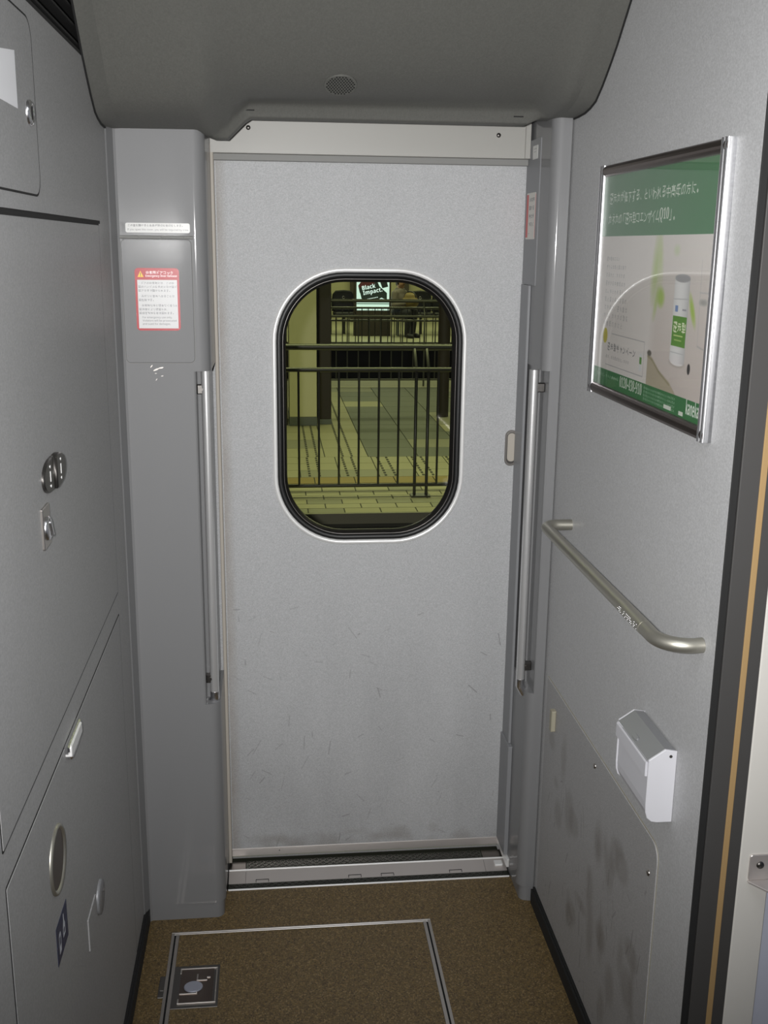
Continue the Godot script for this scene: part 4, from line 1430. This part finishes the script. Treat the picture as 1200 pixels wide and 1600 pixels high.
# ---------------------------------------------------------------- cabin doorway at the right edge of the view
func cabin_jamb():
	var z := 1.127
	var b := MB.new()
	b.box(Vector3(0.677, 0, z), Vector3(0.6882, 2.45, z + 0.003), 0.001)
	solo("trim_3", b, M.rubber_matt, "black rubber edge strip at the end of the right wall", "trim", "", "structure")
	var t := thing("door_jamb", "dark steel jamb with tan stripe beside the right wall", "door jamb", Vector3(0.72, 0, z), "", "structure")
	b = MB.new()
	b.box(Vector3(0.6885, 0, z), Vector3(0.7495, 2.45, z + 0.006), 0.001)
	part("jamb_plate", b, M.jamb_grey, t)
	b = MB.new()
	b.box(Vector3(0.7187, 0, z + 0.006), Vector3(0.7285, 2.45, z + 0.008), 0.0008)
	part("tan_stripe", b, M.orange, t, "tan felt stripe")
	b = MB.new()
	b.box(Vector3(0.75, 0, z - 0.03), Vector3(0.8035, 2.45, z + 0.006), 0.002)
	solo("door_post", b, M.beige, "cream painted door post at the right edge", "door post", "", "structure")
	b = MB.new()
	b.box(Vector3(0.804, 0, z - 0.03), Vector3(1.5, 2.45, z))
	b.box(Vector3(1.42, 0, z), Vector3(1.5, 2.45, 3.5))
	solo("wall_right", b, M.blue_grey, "blue grey partition beyond the cream door post", "wall", "", "structure")
	t = thing("latch_bracket", "bent steel latch bracket screwed to the cream door post", "bracket", Vector3(0.785, 0.7, z))
	b = MB.new()
	b.prism(MB.rrect(0.766, 0.694, 0.802, 0.7405, 0.005), on_front(0, 0, z + 0.006), 0.003, 0.001)
	part("wall_plate", b, M.steel_bright, t)
	b = MB.new()
	var sh := PackedVector2Array([Vector2(0.766, -(z + 0.006)), Vector2(0.766, -(z + 0.012)), Vector2(0.79, -(z + 0.045)), Vector2(0.835, -(z + 0.045)), Vector2(0.835, -(z + 0.006))])
	if Geometry2D.is_polygon_clockwise(sh):
		sh.reverse()
	b.prism(sh, on_floor(0, 0, 0.6905), 0.0035, 0.001)
	part("shelf", b, M.steel_bright, t)
	b = MB.new()
	b.lathe(PackedVector2Array([Vector2(0.0065, 0), Vector2(0.006, 0.002), Vector2(0.0, 0.003)]), on_front(0.784, 0.722, z + 0.009), 14)
	part("screw", b, M.steel_dark, t)
	b = MB.new()
	b.lathe(PackedVector2Array([Vector2(0.006, 0), Vector2(0.0055, 0.002), Vector2(0.0, 0.003)]), on_floor(0.802, z + 0.026, 0.694), 14)
	part("screw", b, M.steel, t)

# ---------------------------------------------------------------- station outside
func station():
	var b := MB.new()
	b.box(Vector3(-8, -1.2, -26), Vector3(14, -1.1, -0.2))
	solo("ground", b, M.pit, "dark track bed between the station platforms", "ground", "", "structure")
	b = MB.new()
	b.box(Vector3(-8, 3.3, -26), Vector3(14, 3.5, -0.2))
	solo("ceiling", b, M.station_ceiling, "station ceiling over the platforms", "ceiling", "", "structure")
	# far wall with dark uprights
	var t := thing("wall_station", "cream station wall behind the far platform", "wall", Vector3(2, 0, -22), "", "structure")
	b = MB.new()
	b.box(Vector3(-6, -1.1, -22.3), Vector3(12, 3.3, -22))
	part("face", b, M.cream_dark, t)
	for x in [0.9, 1.86, 3.06, 4.2]:
		b = MB.new()
		b.box(Vector3(x - 0.07, 0, -22), Vector3(x + 0.07, 3.3, -21.85))
		part("upright", b, M.dark_column, t)
	b = MB.new()
	b.box(Vector3(-8, -1.1, -26), Vector3(-6, 3.5, -0.2))
	solo("wall_station", b, M.pit, "dark end wall of the station on the left", "wall", "", "structure")
	b = MB.new()
	b.box(Vector3(12, -1.1, -26), Vector3(14, 3.5, -0.2))
	solo("wall_station", b, M.pit, "dark end wall of the station on the right", "wall", "", "structure")
	platform_near()
	platform_far()
	fence("platform_fence", "steel picket fence along the near platform edge", -4.545, -1.1, 3.4, 1.025, 0.885, true)
	fence("platform_fence", "steel picket fence along the far side of the near platform", -10.5, -0.4, 4.6, 1.04, 0.86, false)
	low_fence()
	columns()
	furniture()
	for s in [[1.2, -4.6, "long fluorescent lamp over the first picket fence"], [1.2, -8.2, "long fluorescent lamp over the two columns"], [2.2, -17.0, "long fluorescent lamp over the lit advertisement"], [2.2, -20.0, "long fluorescent lamp nearest the station wall"]]:
		var lamp := thing("platform_lamp", s[2], "lamp", Vector3(s[0], 3.08, s[1]), "platform lamps")
		b = MB.new()
		b.box(Vector3(s[0] - 2.3, 3.08, s[1] - 0.1), Vector3(s[0] + 2.3, 3.299, s[1] + 0.1))
		part("housing", b, M.white_paint, lamp)
		if not M.has("tube_glow"):
			var g := mat("tube_glow", Color(0.9, 0.9, 0.8), 0.5)
			g.emission_enabled = true
			g.emission = Color(1.0, 0.97, 0.7)
			g.emission_energy_multiplier = 2.0
		b = MB.new()
		b.tube(PackedVector3Array([Vector3(s[0] - 2.2, 3.05, s[1]), Vector3(s[0] + 2.2, 3.05, s[1])]), 0.018, 10)
		part("tube", b, M.tube_glow, lamp)

func tile(parent: Node3D, called: String, mesh: Mesh, at: Vector3):
	var mi := MeshInstance3D.new()
	mi.name = called
	mi.mesh = mesh
	parent.add_child(mi, true)
	mi.position = at - parent.position

func slab(w: float, d: float, h: float, m: Material) -> ArrayMesh:
	var b := MB.new()
	b.box(Vector3(0.004, -h, 0.004), Vector3(w - 0.004, 0, d - 0.004), 0.0)
	return b.done(m)

func platform_near():
	var t := thing("platform_floor", "paved near platform with tactile tiles", "platform", Vector3(1, 0, -7), "", "structure")
	var b := MB.new()
	b.box(Vector3(-6, -1.1, -11.1), Vector3(12, -0.1, -4.16))
	part("base", b, M.pit, t)
	b = MB.new()
	b.box(Vector3(-6, -0.1, -11.2), Vector3(12, -0.006, -4.1))
	part("bed", b, M.joint, t)
	b = MB.new()
	b.box(Vector3(-6, -0.07, -4.1), Vector3(12, 0.0, -4.075))
	part("edge_stone", b, M.tile_mid, t)
	var r := RandomNumberGenerator.new()
	r.seed = 31
	var kinds := [slab(0.24, 0.125, 0.006, M.tile_cream), slab(0.24, 0.125, 0.006, M.tile_mid)]
	for row in 7:
		for k in 15:
			var x := -0.5 + k * 0.24 + (0.12 if row % 2 else 0.0)
			tile(t, "paver", kinds[1 if r.randf() < 0.3 else 0], Vector3(x, 0.0, -4.1 - (row + 1) * 0.125))
	var ochre := slab(0.3, 0.215, 0.007, M.tile_ochre)
	for k in 13:
		tile(t, "tactile_block", ochre, Vector3(-0.6 + k * 0.3, 0.001, -5.195))
	var cream := [slab(0.3, 0.26, 0.006, M.tile_cream), slab(0.3, 0.26, 0.006, M.tile_mid)]
	for row in 3:
		for k in 14:
			tile(t, "tile", cream[1 if r.randf() < 0.15 else 0], Vector3(-0.7 + k * 0.3, 0, -5.2 - (row + 1) * 0.26))
	# beyond: tactile lane on the left, big grey tiles on the right
	var lane := [slab(0.36, 0.4, 0.006, M.tile_cream), slab(0.36, 0.4, 0.006, M.tile_mid)]
	var big := [slab(0.42, 0.4, 0.006, M.tile_grey), slab(0.42, 0.4, 0.006, M.tile_mid), slab(0.42, 0.4, 0.006, M.tile_grey), slab(0.42, 0.4, 0.006, M.tile_cream)]
	for row in 11:
		for k in 3:
			tile(t, "tile", lane[1 if r.randf() < 0.2 else 0], Vector3(-0.3 + k * 0.36, 0, -5.98 - (row + 1) * 0.4))
		for k in 8:
			tile(t, "tile", big[(r.randi_range(0, 1) if row % 3 else 0) if row % 2 == 0 else r.randi_range(0, 3)], Vector3(0.78 + k * 0.42, 0, -5.98 - (row + 1) * 0.4))
	b = MB.new()
	b.box(Vector3(-6, -0.006, -11.2), Vector3(12, 0, -10.4))
	part("far_edge", b, M.tile_cream, t)
	# tactile pips in rows, their shading put in as a dark colour
	b = MB.new()
	b.box(Vector3(-0.009, 0, -0.02), Vector3(0.009, 0.004, 0.02))
	var mm := MultiMesh.new()
	mm.transform_format = MultiMesh.TRANSFORM_3D
	mm.mesh = b.done(M.pip)
	var spots: Array = []
	for row in 9:
		for k in 14:
			for j in 2:
				spots.append(Vector3(-0.6 + k * 0.29 + j * 0.075, 0, -5.25 - row * 0.085))
	for row in 52:
		for k in 4:
			for j in 2:
				spots.append(Vector3(-0.3 + k * 0.29 + j * 0.075, 0, -6.02 - row * 0.085))
	mm.instance_count = spots.size()
	for i in spots.size():
		mm.set_instance_transform(i, Transform3D(Basis.IDENTITY, spots[i] - t.position))
	var mi := MultiMeshInstance3D.new()
	mi.name = "tactile_pips"
	mi.multimesh = mm
	mi.set_meta("kind", "stuff")
	t.add_child(mi)

func platform_far():
	var t := thing("platform_floor", "far platform floor across the tracks with benches", "platform", Vector3(2, 0, -18), "", "structure")
	var b := MB.new()
	b.box(Vector3(-6, -1.1, -22), Vector3(12, -0.08, -16.0))
	part("base", b, M.pit, t)
	b = MB.new()
	b.box(Vector3(-6, -0.08, -22), Vector3(12, 0, -15.9))
	part("paving", b, M.tile_mid, t)
	b = MB.new()
	b.box(Vector3(-6, 0, -16.15), Vector3(12, 0.004, -15.9))
	part("edge_stone", b, M.tile_cream, t)

func fence(called: String, label: String, z: float, x0: float, x1: float, top: float, second: float, near: bool):
	var t := thing(called, label, "fence", Vector3((x0 + x1) / 2, 0, z))
	var b := MB.new()
	var back := z - 0.13
	b.tube(PackedVector3Array([Vector3(x0, top, back), Vector3(x1, top, back)]), 0.021, 12)
	part("top_rail", b, M.fence, t)
	b = MB.new()
	b.tube(PackedVector3Array([Vector3(x0, second, z), Vector3(x1, second, z)]), 0.016, 12)
	part("middle_rail", b, M.fence, t)
	b = MB.new()
	b.tube(PackedVector3Array([Vector3(x0, 0.082, z), Vector3(x1, 0.082, z)]), 0.012, 10)
	part("bottom_rail", b, M.fence, t)
	var pb := MB.new()
	pb.tube(PackedVector3Array([Vector3(0, 0.082, 0), Vector3(0, second, 0)]), 0.0078, 10, false)
	var pm := pb.done(M.fence)
	var sb := MB.new()
	sb.tube(PackedVector3Array([Vector3(0, 0, 0), Vector3(0, second + 0.005, 0), Vector3(0, top, -0.13)]), 0.011, 10, true)
	var sm := sb.done(M.fence)
	var first := 0.1727 if near else 0.1
	var k := int((x0 - first) / 0.1368)
	while first + k * 0.1368 < x1:
		var x := first + k * 0.1368
		if near and (k == 6 or k == 20 or k == -8):
			tile(t, "post", sm, Vector3(x - 0.018, 0, z))
			tile(t, "post", sm, Vector3(x + 0.066, 0, z))
			b = MB.new()
			b.box(Vector3(x - 0.045, 0, z - 0.05), Vector3(x + 0.09, 0.012, z + 0.05))
			part("foot_plate", b, M.fence, t)
		elif not near and k % 9 == 4:
			tile(t, "post", sm, Vector3(x, 0, z))
		else:
			tile(t, "picket", pm, Vector3(x, 0, z))
		k += 1

func low_fence():
	var t := thing("platform_fence", "low distant fence in front of the far platform", "fence", Vector3(2, 0, -16.2))
	for y in [0.03, 0.42, 0.64]:
		var b := MB.new()
		b.tube(PackedVector3Array([Vector3(-1, y, -16.2), Vector3(6, y, -16.2)]), 0.018, 8)
		part("rail", b, M.fence, t)
	var pb := MB.new()
	pb.tube(PackedVector3Array([Vector3(0, 0.0, 0), Vector3(0, 0.64, 0)]), 0.009, 6, false)
	var pm := pb.done(M.fence)
	for k in 40:
		tile(t, "picket", pm, Vector3(0.2 + k * 0.115, 0, -16.2))

func columns():
	# cream clad board with grey foot, dark column beside it
	var t := thing("platform_column", "cream clad square column with grey foot on the near platform", "column", Vector3(0.29, 0, -7.9))
	var b := MB.new()
	b.box(Vector3(0.158, 0.085, -8.2), Vector3(0.42, 3.3, -7.55), 0.004)
	part("cladding", b, M.cream, t)
	b = MB.new()
	b.box(Vector3(0.154, 0, -8.204), Vector3(0.424, 0.085, -7.546), 0.004)
	part("foot", b, M.grey_base, t)
	t = thing("platform_column", "dark brown column just right of the cream clad one", "column", Vector3(0.49, 0, -8))
	b = MB.new()
	b.box(Vector3(0.45, 0.0, -8.5), Vector3(0.565, 3.3, -7.62), 0.01)
	part("shaft", b, M.dark_column, t)
	b = MB.new()
	b.box(Vector3(0.446, 0.0, -8.504), Vector3(0.569, 0.05, -7.616), 0.004)
	part("foot", b, M.grey_base, t)
	b = MB.new()
	b.tube(PackedVector3Array([Vector3(1.735, 0, -8.08), Vector3(1.735, 3.3, -8.08)]), 0.062, 20)
	solo("platform_pillar", b, M.dark_column, "round dark pillar at the right of the near platform", "pillar")
	b = MB.new()
	b.tube(PackedVector3Array([Vector3(0.128, 0, -7.6), Vector3(0.128, 3.3, -7.6)]), 0.012, 10)
	solo("pipe", b, M.dark_column, "thin dark pipe left of the cream clad column", "pipe")
	t = thing("sign_post", "white sign post with orange band left of the columns", "sign", Vector3(0.05, 0, -7.9))
	b = MB.new()
	b.box(Vector3(-0.1, 0.3, -8.0), Vector3(0.115, 2.4, -7.9), 0.004)
	part("board", b, M.white_paint, t)
	b = MB.new()
	b.box(Vector3(-0.1, 0.71, -7.9), Vector3(0.115, 0.79, -7.895))
	part("orange_band", b, mat("orange_red", Color(0.75, 0.24, 0.08), 0.5), t)
	b = MB.new()
	b.box(Vector3(-0.1, 0, -8.0), Vector3(0.115, 0.3, -7.9))
	part("foot", b, M.seat_black, t)

func furniture():
	var z := -18.0
	# light box advertisement
	var t := thing("advert_lightbox", "lit advertisement box reading Black Impact on the far platform", "light box", Vector3(1.94, 0, z))
	var b := MB.new()
	b.box(Vector3(1.58, 0.0, z - 0.2), Vector3(2.29, 1.75, z), 0.01)
	part("cabinet", b, M.dark_column, t)
	var W := 420
	var H := 780
	var p := Print.new(W, H, Color(0.82, 0.95, 0.86))
	var k := Color(0.06, 0.09, 0.07)
	p.rect(0, 0, W, 270, Color(0.62, 0.72, 0.65))
	p.oval(140, 310, 52, 62, k, 8)
	p.rect(112, 350, 60, 50, k)
	p.poly(PackedVector2Array([Vector2(20, 470), Vector2(60, 415), Vector2(112, 385), Vector2(172, 385), Vector2(220, 410), Vector2(240, 470), Vector2(230, 560), Vector2(40, 560)]), Color(0.24, 0.08, 0.08))
	p.poly(PackedVector2Array([Vector2(270, 340), Vector2(355, 300), Vector2(405, 480), Vector2(330, 500)]), k)
	p.line(PackedVector2Array([Vector2(215, 390), Vector2(250, 430), Vector2(290, 520), Vector2(370, 590)]), 40, k)
	p.line(PackedVector2Array([Vector2(205, 290), Vector2(225, 340), Vector2(215, 380)]), 9, k)
	p.poly(PackedVector2Array([Vector2(30, 500), Vector2(250, 440), Vector2(390, 560), Vector2(390, 650), Vector2(70, 660)]), Color(0.08, 0.13, 0.1))
	p.text("Black", 78, 545, 52, Color(0.9, 1, 0.94), Print.font_bold, 0.95, -0.2)
	p.text("Impact.", 92, 606, 52, Color(0.9, 1, 0.94), Print.font_bold, 0.95, -0.2)
	for i in 9:
		p.rect(100 + i * 20, 640 - i * 4, 12, 10, Color(0.9, 1, 0.94))
	p.line(PackedVector2Array([Vector2(270, 655), Vector2(320, 625), Vector2(350, 640)]), 12, Color(0.85, 0.97, 0.9))
	p.rect(0, 690, W, 12, Color(0.3, 0.4, 0.33))
	for i in 7:
		p.rect(i * 68, 752, 5, 28, Color(0.1, 0.14, 0.1))
	p.rect(0, 742, W, 8, Color(0.1, 0.14, 0.1))
	var m := StandardMaterial3D.new()
	m.albedo_color = Color(0.1, 0.1, 0.1)
	m.emission_enabled = true
	m.emission_texture = p.tex()
	m.emission_operator = BaseMaterial3D.EMISSION_OP_MULTIPLY
	m.emission = Color(1, 1, 1)
	m.emission_energy_multiplier = 1.0
	b = MB.new()
	b.uvr = Rect2(1.625, 0.49, 0.63, 1.17)
	b.prism(MB.rect(1.625, 0.49, 2.255, 1.66), on_front(0, 0, z), 0.006)
	part("screen", b, m, t, "glowing poster face")
	var al := AreaLight3D.new()
	al.name = "lightbox_glow"
	al.transform = Transform3D(Basis(Vector3.UP, PI), Vector3(1.94, 1.08, z + 0.02))
	al.transform = Transform3D(Basis(Vector3.UP, 0.0), Vector3(1.94, 1.08, z + 0.02)) * Transform3D(Basis(Vector3.UP, PI), Vector3.ZERO)
	al.area_size = Vector2(0.6, 1.1)
	al.light_energy = 0.2
	al.light_color = Color(0.9, 1, 0.94)
	al.shadow_enabled = true
	add_child(al)
	# moulded seats on a bench beam
	var shell := PackedVector2Array([Vector2(-0.23, 0.43), Vector2(0.23, 0.43), Vector2(0.235, 0.6), Vector2(0.22, 0.76), Vector2(0.16, 0.83), Vector2(0.0, 0.845), Vector2(-0.16, 0.83), Vector2(-0.22, 0.76), Vector2(-0.235, 0.6)])
	var seats := [[1.42, "black moulded platform seat left of the lit advertisement"], [2.95, "black moulded platform seat right of the seated person"], [3.42, "black moulded platform seat at the far right of the bench"]]
	z -= 0.5
	for s in seats:
		t = thing("waiting_chair", s[1], "seat", Vector3(s[0], 0, z), "black platform seats")
		b = MB.new()
		b.prism(shell, on_front(s[0], 0, z - 0.2), 0.05, 0.02, true)
		part("backrest", b, M.seat_black, t)
		b = MB.new()
		b.prism(MB.rrect(s[0] - 0.22, -z - 0.25, s[0] + 0.22, -z + 0.2, 0.06), on_floor(0, 0, 0.38), 0.05, 0.015, true)
		part("seat", b, M.seat_black, t)
		b = MB.new()
		b.tube(PackedVector3Array([Vector3(s[0], 0.0, z - 0.03), Vector3(s[0], 0.38, z - 0.03)]), 0.03, 10)
		part("leg", b, M.fence, t)
		b = MB.new()
		b.lathe(PackedVector2Array([Vector2(0.03, 0.0), Vector2(0.028, 0.006), Vector2(0.02, 0.006), Vector2(0.018, 0.0)]), on_front(s[0], 0.7, z - 0.15), 16)
		part("badge", b, M.steel, t)
	z += 0.5
	b = MB.new()
	b.box(Vector3(2.4, 0.36, z - 0.35), Vector3(2.72, 0.4, z + 0.2), 0.01)
	b.box(Vector3(2.42, 0.0, z - 0.3), Vector3(2.46, 0.36, z))
	b.box(Vector3(2.66, 0.0, z - 0.3), Vector3(2.7, 0.36, z))
	solo("platform_bench", b, M.grey_base, "short bench under the seated person on the far platform", "bench")
	for s in [[0.84, "grey green litter bin left of the lit advertisement, the nearer one"], [1.07, "grey green litter bin right beside the first one"]]:
		t = thing("litter_bin", s[1], "bin", Vector3(s[0] - 0.02, 0, z - 0.5), "far platform bins")
		b = MB.new()
		b.box(Vector3(s[0] - 0.11, 0, z - 0.7), Vector3(s[0] + 0.1, 0.8, z - 0.4), 0.02)
		part("body", b, M.grey_base, t)
		b = MB.new()
		b.prism(MB.disc(s[0], 0.66, 0.06), on_front(0, 0, z - 0.4), 0.006)
		part("opening", b, M.dark_hole, t)
	person(Vector3(2.42, 0.4, z + 0.1))

# seated figure: distances to tapered bones joined softly, meshed with surface nets
func person(at: Vector3):
	var turn := Basis(Vector3.UP, -0.75)
	var bones := [   # from, to, radii (sitting turned to the right, holding a bag)
		[Vector3(0, 0.08, 0), Vector3(0.03, 0.32, 0.01), 0.13, 0.14], [Vector3(0.03, 0.32, 0.01), Vector3(0.05, 0.44, 0.02), 0.14, 0.1], [Vector3(0.05, 0.44, 0.02), Vector3(0.075, 0.54, 0.03), 0.055, 0.05],
		[Vector3(0.085, 0.6, 0.035), Vector3(0.09, 0.67, 0.04), 0.078, 0.085],
		[Vector3(0.02, 0.07, 0.08), Vector3(0.36, 0.08, 0.16), 0.085, 0.06], [Vector3(0.02, 0.07, -0.08), Vector3(0.36, 0.08, -0.04), 0.085, 0.06],
		[Vector3(0.36, 0.08, 0.16), Vector3(0.33, -0.32, 0.16), 0.06, 0.04], [Vector3(0.36, 0.08, -0.04), Vector3(0.33, -0.32, -0.04), 0.06, 0.04],
		[Vector3(0.33, -0.35, 0.16), Vector3(0.47, -0.365, 0.17), 0.036, 0.032], [Vector3(0.33, -0.35, -0.04), Vector3(0.47, -0.365, -0.03), 0.036, 0.032],
		[Vector3(0.04, 0.42, 0.16), Vector3(0.06, 0.2, 0.22), 0.055, 0.042], [Vector3(0.06, 0.2, 0.22), Vector3(0.28, 0.24, 0.18), 0.04, 0.03],
		[Vector3(0.04, 0.42, -0.13), Vector3(0.08, 0.2, -0.16), 0.055, 0.042], [Vector3(0.08, 0.2, -0.16), Vector3(0.28, 0.24, -0.02), 0.04, 0.03],
		[Vector3(0.28, 0.24, 0.18), Vector3(0.34, 0.245, 0.14), 0.028, 0.02], [Vector3(0.28, 0.24, -0.02), Vector3(0.34, 0.245, 0.02), 0.028, 0.02],
		[Vector3(0.165, 0.63, 0.04), Vector3(0.178, 0.615, 0.04), 0.014, 0.016],
	]
	for q in bones:
		q[0] = turn * q[0]
		q[1] = turn * q[1]
	var o := thing("person", "person in a grey brown coat seated right of the lit advertisement", "person", at)
	var b := MB.new()
	nets(b, bones, 0.02, 0.03, at)
	part("body", b, M.skin, o)
	var coat: Array = []
	for k in [0, 1, 10, 11, 12, 13]:
		coat.append([bones[k][0], bones[k][1], bones[k][2] + 0.014, bones[k][3] + 0.014])
	b = MB.new()
	nets(b, coat, 0.02, 0.03, at)
	part("coat", b, M.coat, o)
	b = MB.new()
	var legs: Array = []
	for k in [4, 5, 6, 7]:
		legs.append([bones[k][0], bones[k][1], bones[k][2] + 0.008, bones[k][3] + 0.008])
	nets(b, legs, 0.02, 0.02, at)
	part("trousers", b, M.trousers, o)
	b = MB.new()
	nets(b, [[bones[8][0], bones[8][1], 0.046, 0.042], [bones[9][0], bones[9][1], 0.046, 0.042]], 0.018, 0.02, at)
	part("shoes", b, M.hair, o)
	b = MB.new()
	nets(b, turned(turn, [[Vector3(0.05, 0.7, 0.04), Vector3(0.105, 0.735, 0.04), 0.075, 0.062], [Vector3(0.03, 0.6, 0.037), Vector3(0.045, 0.68, 0.04), 0.055, 0.07], [Vector3(0.075, 0.6, 0.115), Vector3(0.07, 0.69, 0.105), 0.02, 0.035], [Vector3(0.075, 0.6, -0.04), Vector3(0.07, 0.69, -0.03), 0.02, 0.035]]), 0.016, 0.02, at)
	part("hair", b, M.hair, o, "short black hair")
	b = MB.new()
	for e in [0.072, 0.008]:
		b.ball(at + turn * Vector3(0.166, 0.655, e), Vector3.ONE * 0.011, 8)
	b.tube(PackedVector3Array([at + turn * Vector3(0.162, 0.585, 0.015), at + turn * Vector3(0.166, 0.584, 0.04), at + turn * Vector3(0.162, 0.585, 0.065)]), 0.005, 6)
	part("face_features", b, M.hair, o, "eyes and mouth")
	# bag on the lap
	var t := thing("shoulder_bag", "tan and black bag on the lap of the seated person", "bag", at + turn * Vector3(0.3, 0.16, 0.06))
	b = MB.new()
	nets(b, turned(turn, [[Vector3(0.27, 0.27, 0.1), Vector3(0.42, 0.27, 0.08), 0.1, 0.1], [Vector3(0.3, 0.38, 0.09), Vector3(0.4, 0.38, 0.08), 0.07, 0.07]]), 0.025, 0.03, at)
	part("body", b, M.bag, t)
	b = MB.new()
	var strap := PackedVector3Array()
	for k in 9:
		var a := PI * k / 8
		strap.append(at + turn * Vector3(0.345 - cos(a) * 0.13, 0.36 + sin(a) * 0.11, 0.09))
	b.tube(strap, 0.014, 8)
	part("strap", b, M.bag_dark, t)

func turned(t: Basis, bones: Array) -> Array:
	for q in bones:
		q[0] = t * q[0]
		q[1] = t * q[1]
	return bones

func nets(b: MB, bones: Array, cell: float, soft: float, at: Vector3):
	var lo := Vector3.ONE * 1e9
	var hi := -lo
	for q in bones:
		for j in 2:
			var r: float = q[2 + j] + soft + cell * 2
			lo = lo.min(q[j] - Vector3.ONE * r)
			hi = hi.max(q[j] + Vector3.ONE * r)
	var n := Vector3i(((hi - lo) / cell).ceil()) + Vector3i.ONE
	var v := PackedFloat32Array()
	v.resize(n.x * n.y * n.z)
	v.fill(1.0)
	for q in bones:
		var a: Vector3 = q[0]
		var c: Vector3 = q[1]
		var ab := c - a
		var l2 := maxf(ab.length_squared(), 1e-8)
		var rm: float = maxf(q[2], q[3]) + soft + cell * 2
		var i0 := Vector3i(((a.min(c) - Vector3.ONE * rm - lo) / cell).floor()).max(Vector3i.ZERO)
		var i1 := Vector3i(((a.max(c) + Vector3.ONE * rm - lo) / cell).ceil()).min(n - Vector3i.ONE)
		for z in range(i0.z, i1.z + 1):
			for y in range(i0.y, i1.y + 1):
				for x in range(i0.x, i1.x + 1):
					var p := lo + Vector3(x, y, z) * cell
					var h := clampf((p - a).dot(ab) / l2, 0, 1)
					var d: float = p.distance_to(a + ab * h) - lerpf(q[2], q[3], h)
					var k := x + n.x * (y + n.y * z)
					var m := maxf(soft - absf(v[k] - d), 0.0) / soft
					v[k] = minf(v[k], d) - m * m * soft * 0.25
	var at_cell := {}
	var step := [1, n.x, n.x * n.y]
	for z in n.z - 1:
		for y in n.y - 1:
			for x in n.x - 1:
				var k := x + n.x * (y + n.y * z)
				var sum := Vector3.ZERO
				var cnt := 0
				for e in 12:
					var ax := e / 4
					var u := (ax + 1) % 3
					var w := (ax + 2) % 3
					var c := Vector3.ZERO
					var kk := k
					if e & 1:
						c[u] = 1
						kk += step[u]
					if e & 2:
						c[w] = 1
						kk += step[w]
					var f0 := v[kk]
					var f1 := v[kk + step[ax]]
					if (f0 < 0) != (f1 < 0):
						c[ax] = f0 / (f0 - f1)
						sum += c
						cnt += 1
				if cnt:
					at_cell[k] = at + lo + (Vector3(x, y, z) + sum / cnt) * cell
	var g := b.next()
	for z in range(1, n.z - 1):
		for y in range(1, n.y - 1):
			for x in range(1, n.x - 1):
				var k := x + n.x * (y + n.y * z)
				for ax in 3:
					var f0 := v[k]
					var f1 := v[k + step[ax]]
					if (f0 < 0) == (f1 < 0):
						continue
					var u: int = step[(ax + 1) % 3]
					var w: int = step[(ax + 2) % 3]
					var q: Array = [at_cell.get(k), at_cell.get(k - u), at_cell.get(k - u - w), at_cell.get(k - w)]
					if q.has(null):
						continue
					if f0 < 0:
						b.quad(q[0], q[1], q[2], q[3], g)
					else:
						b.quad(q[3], q[2], q[1], q[0], g)
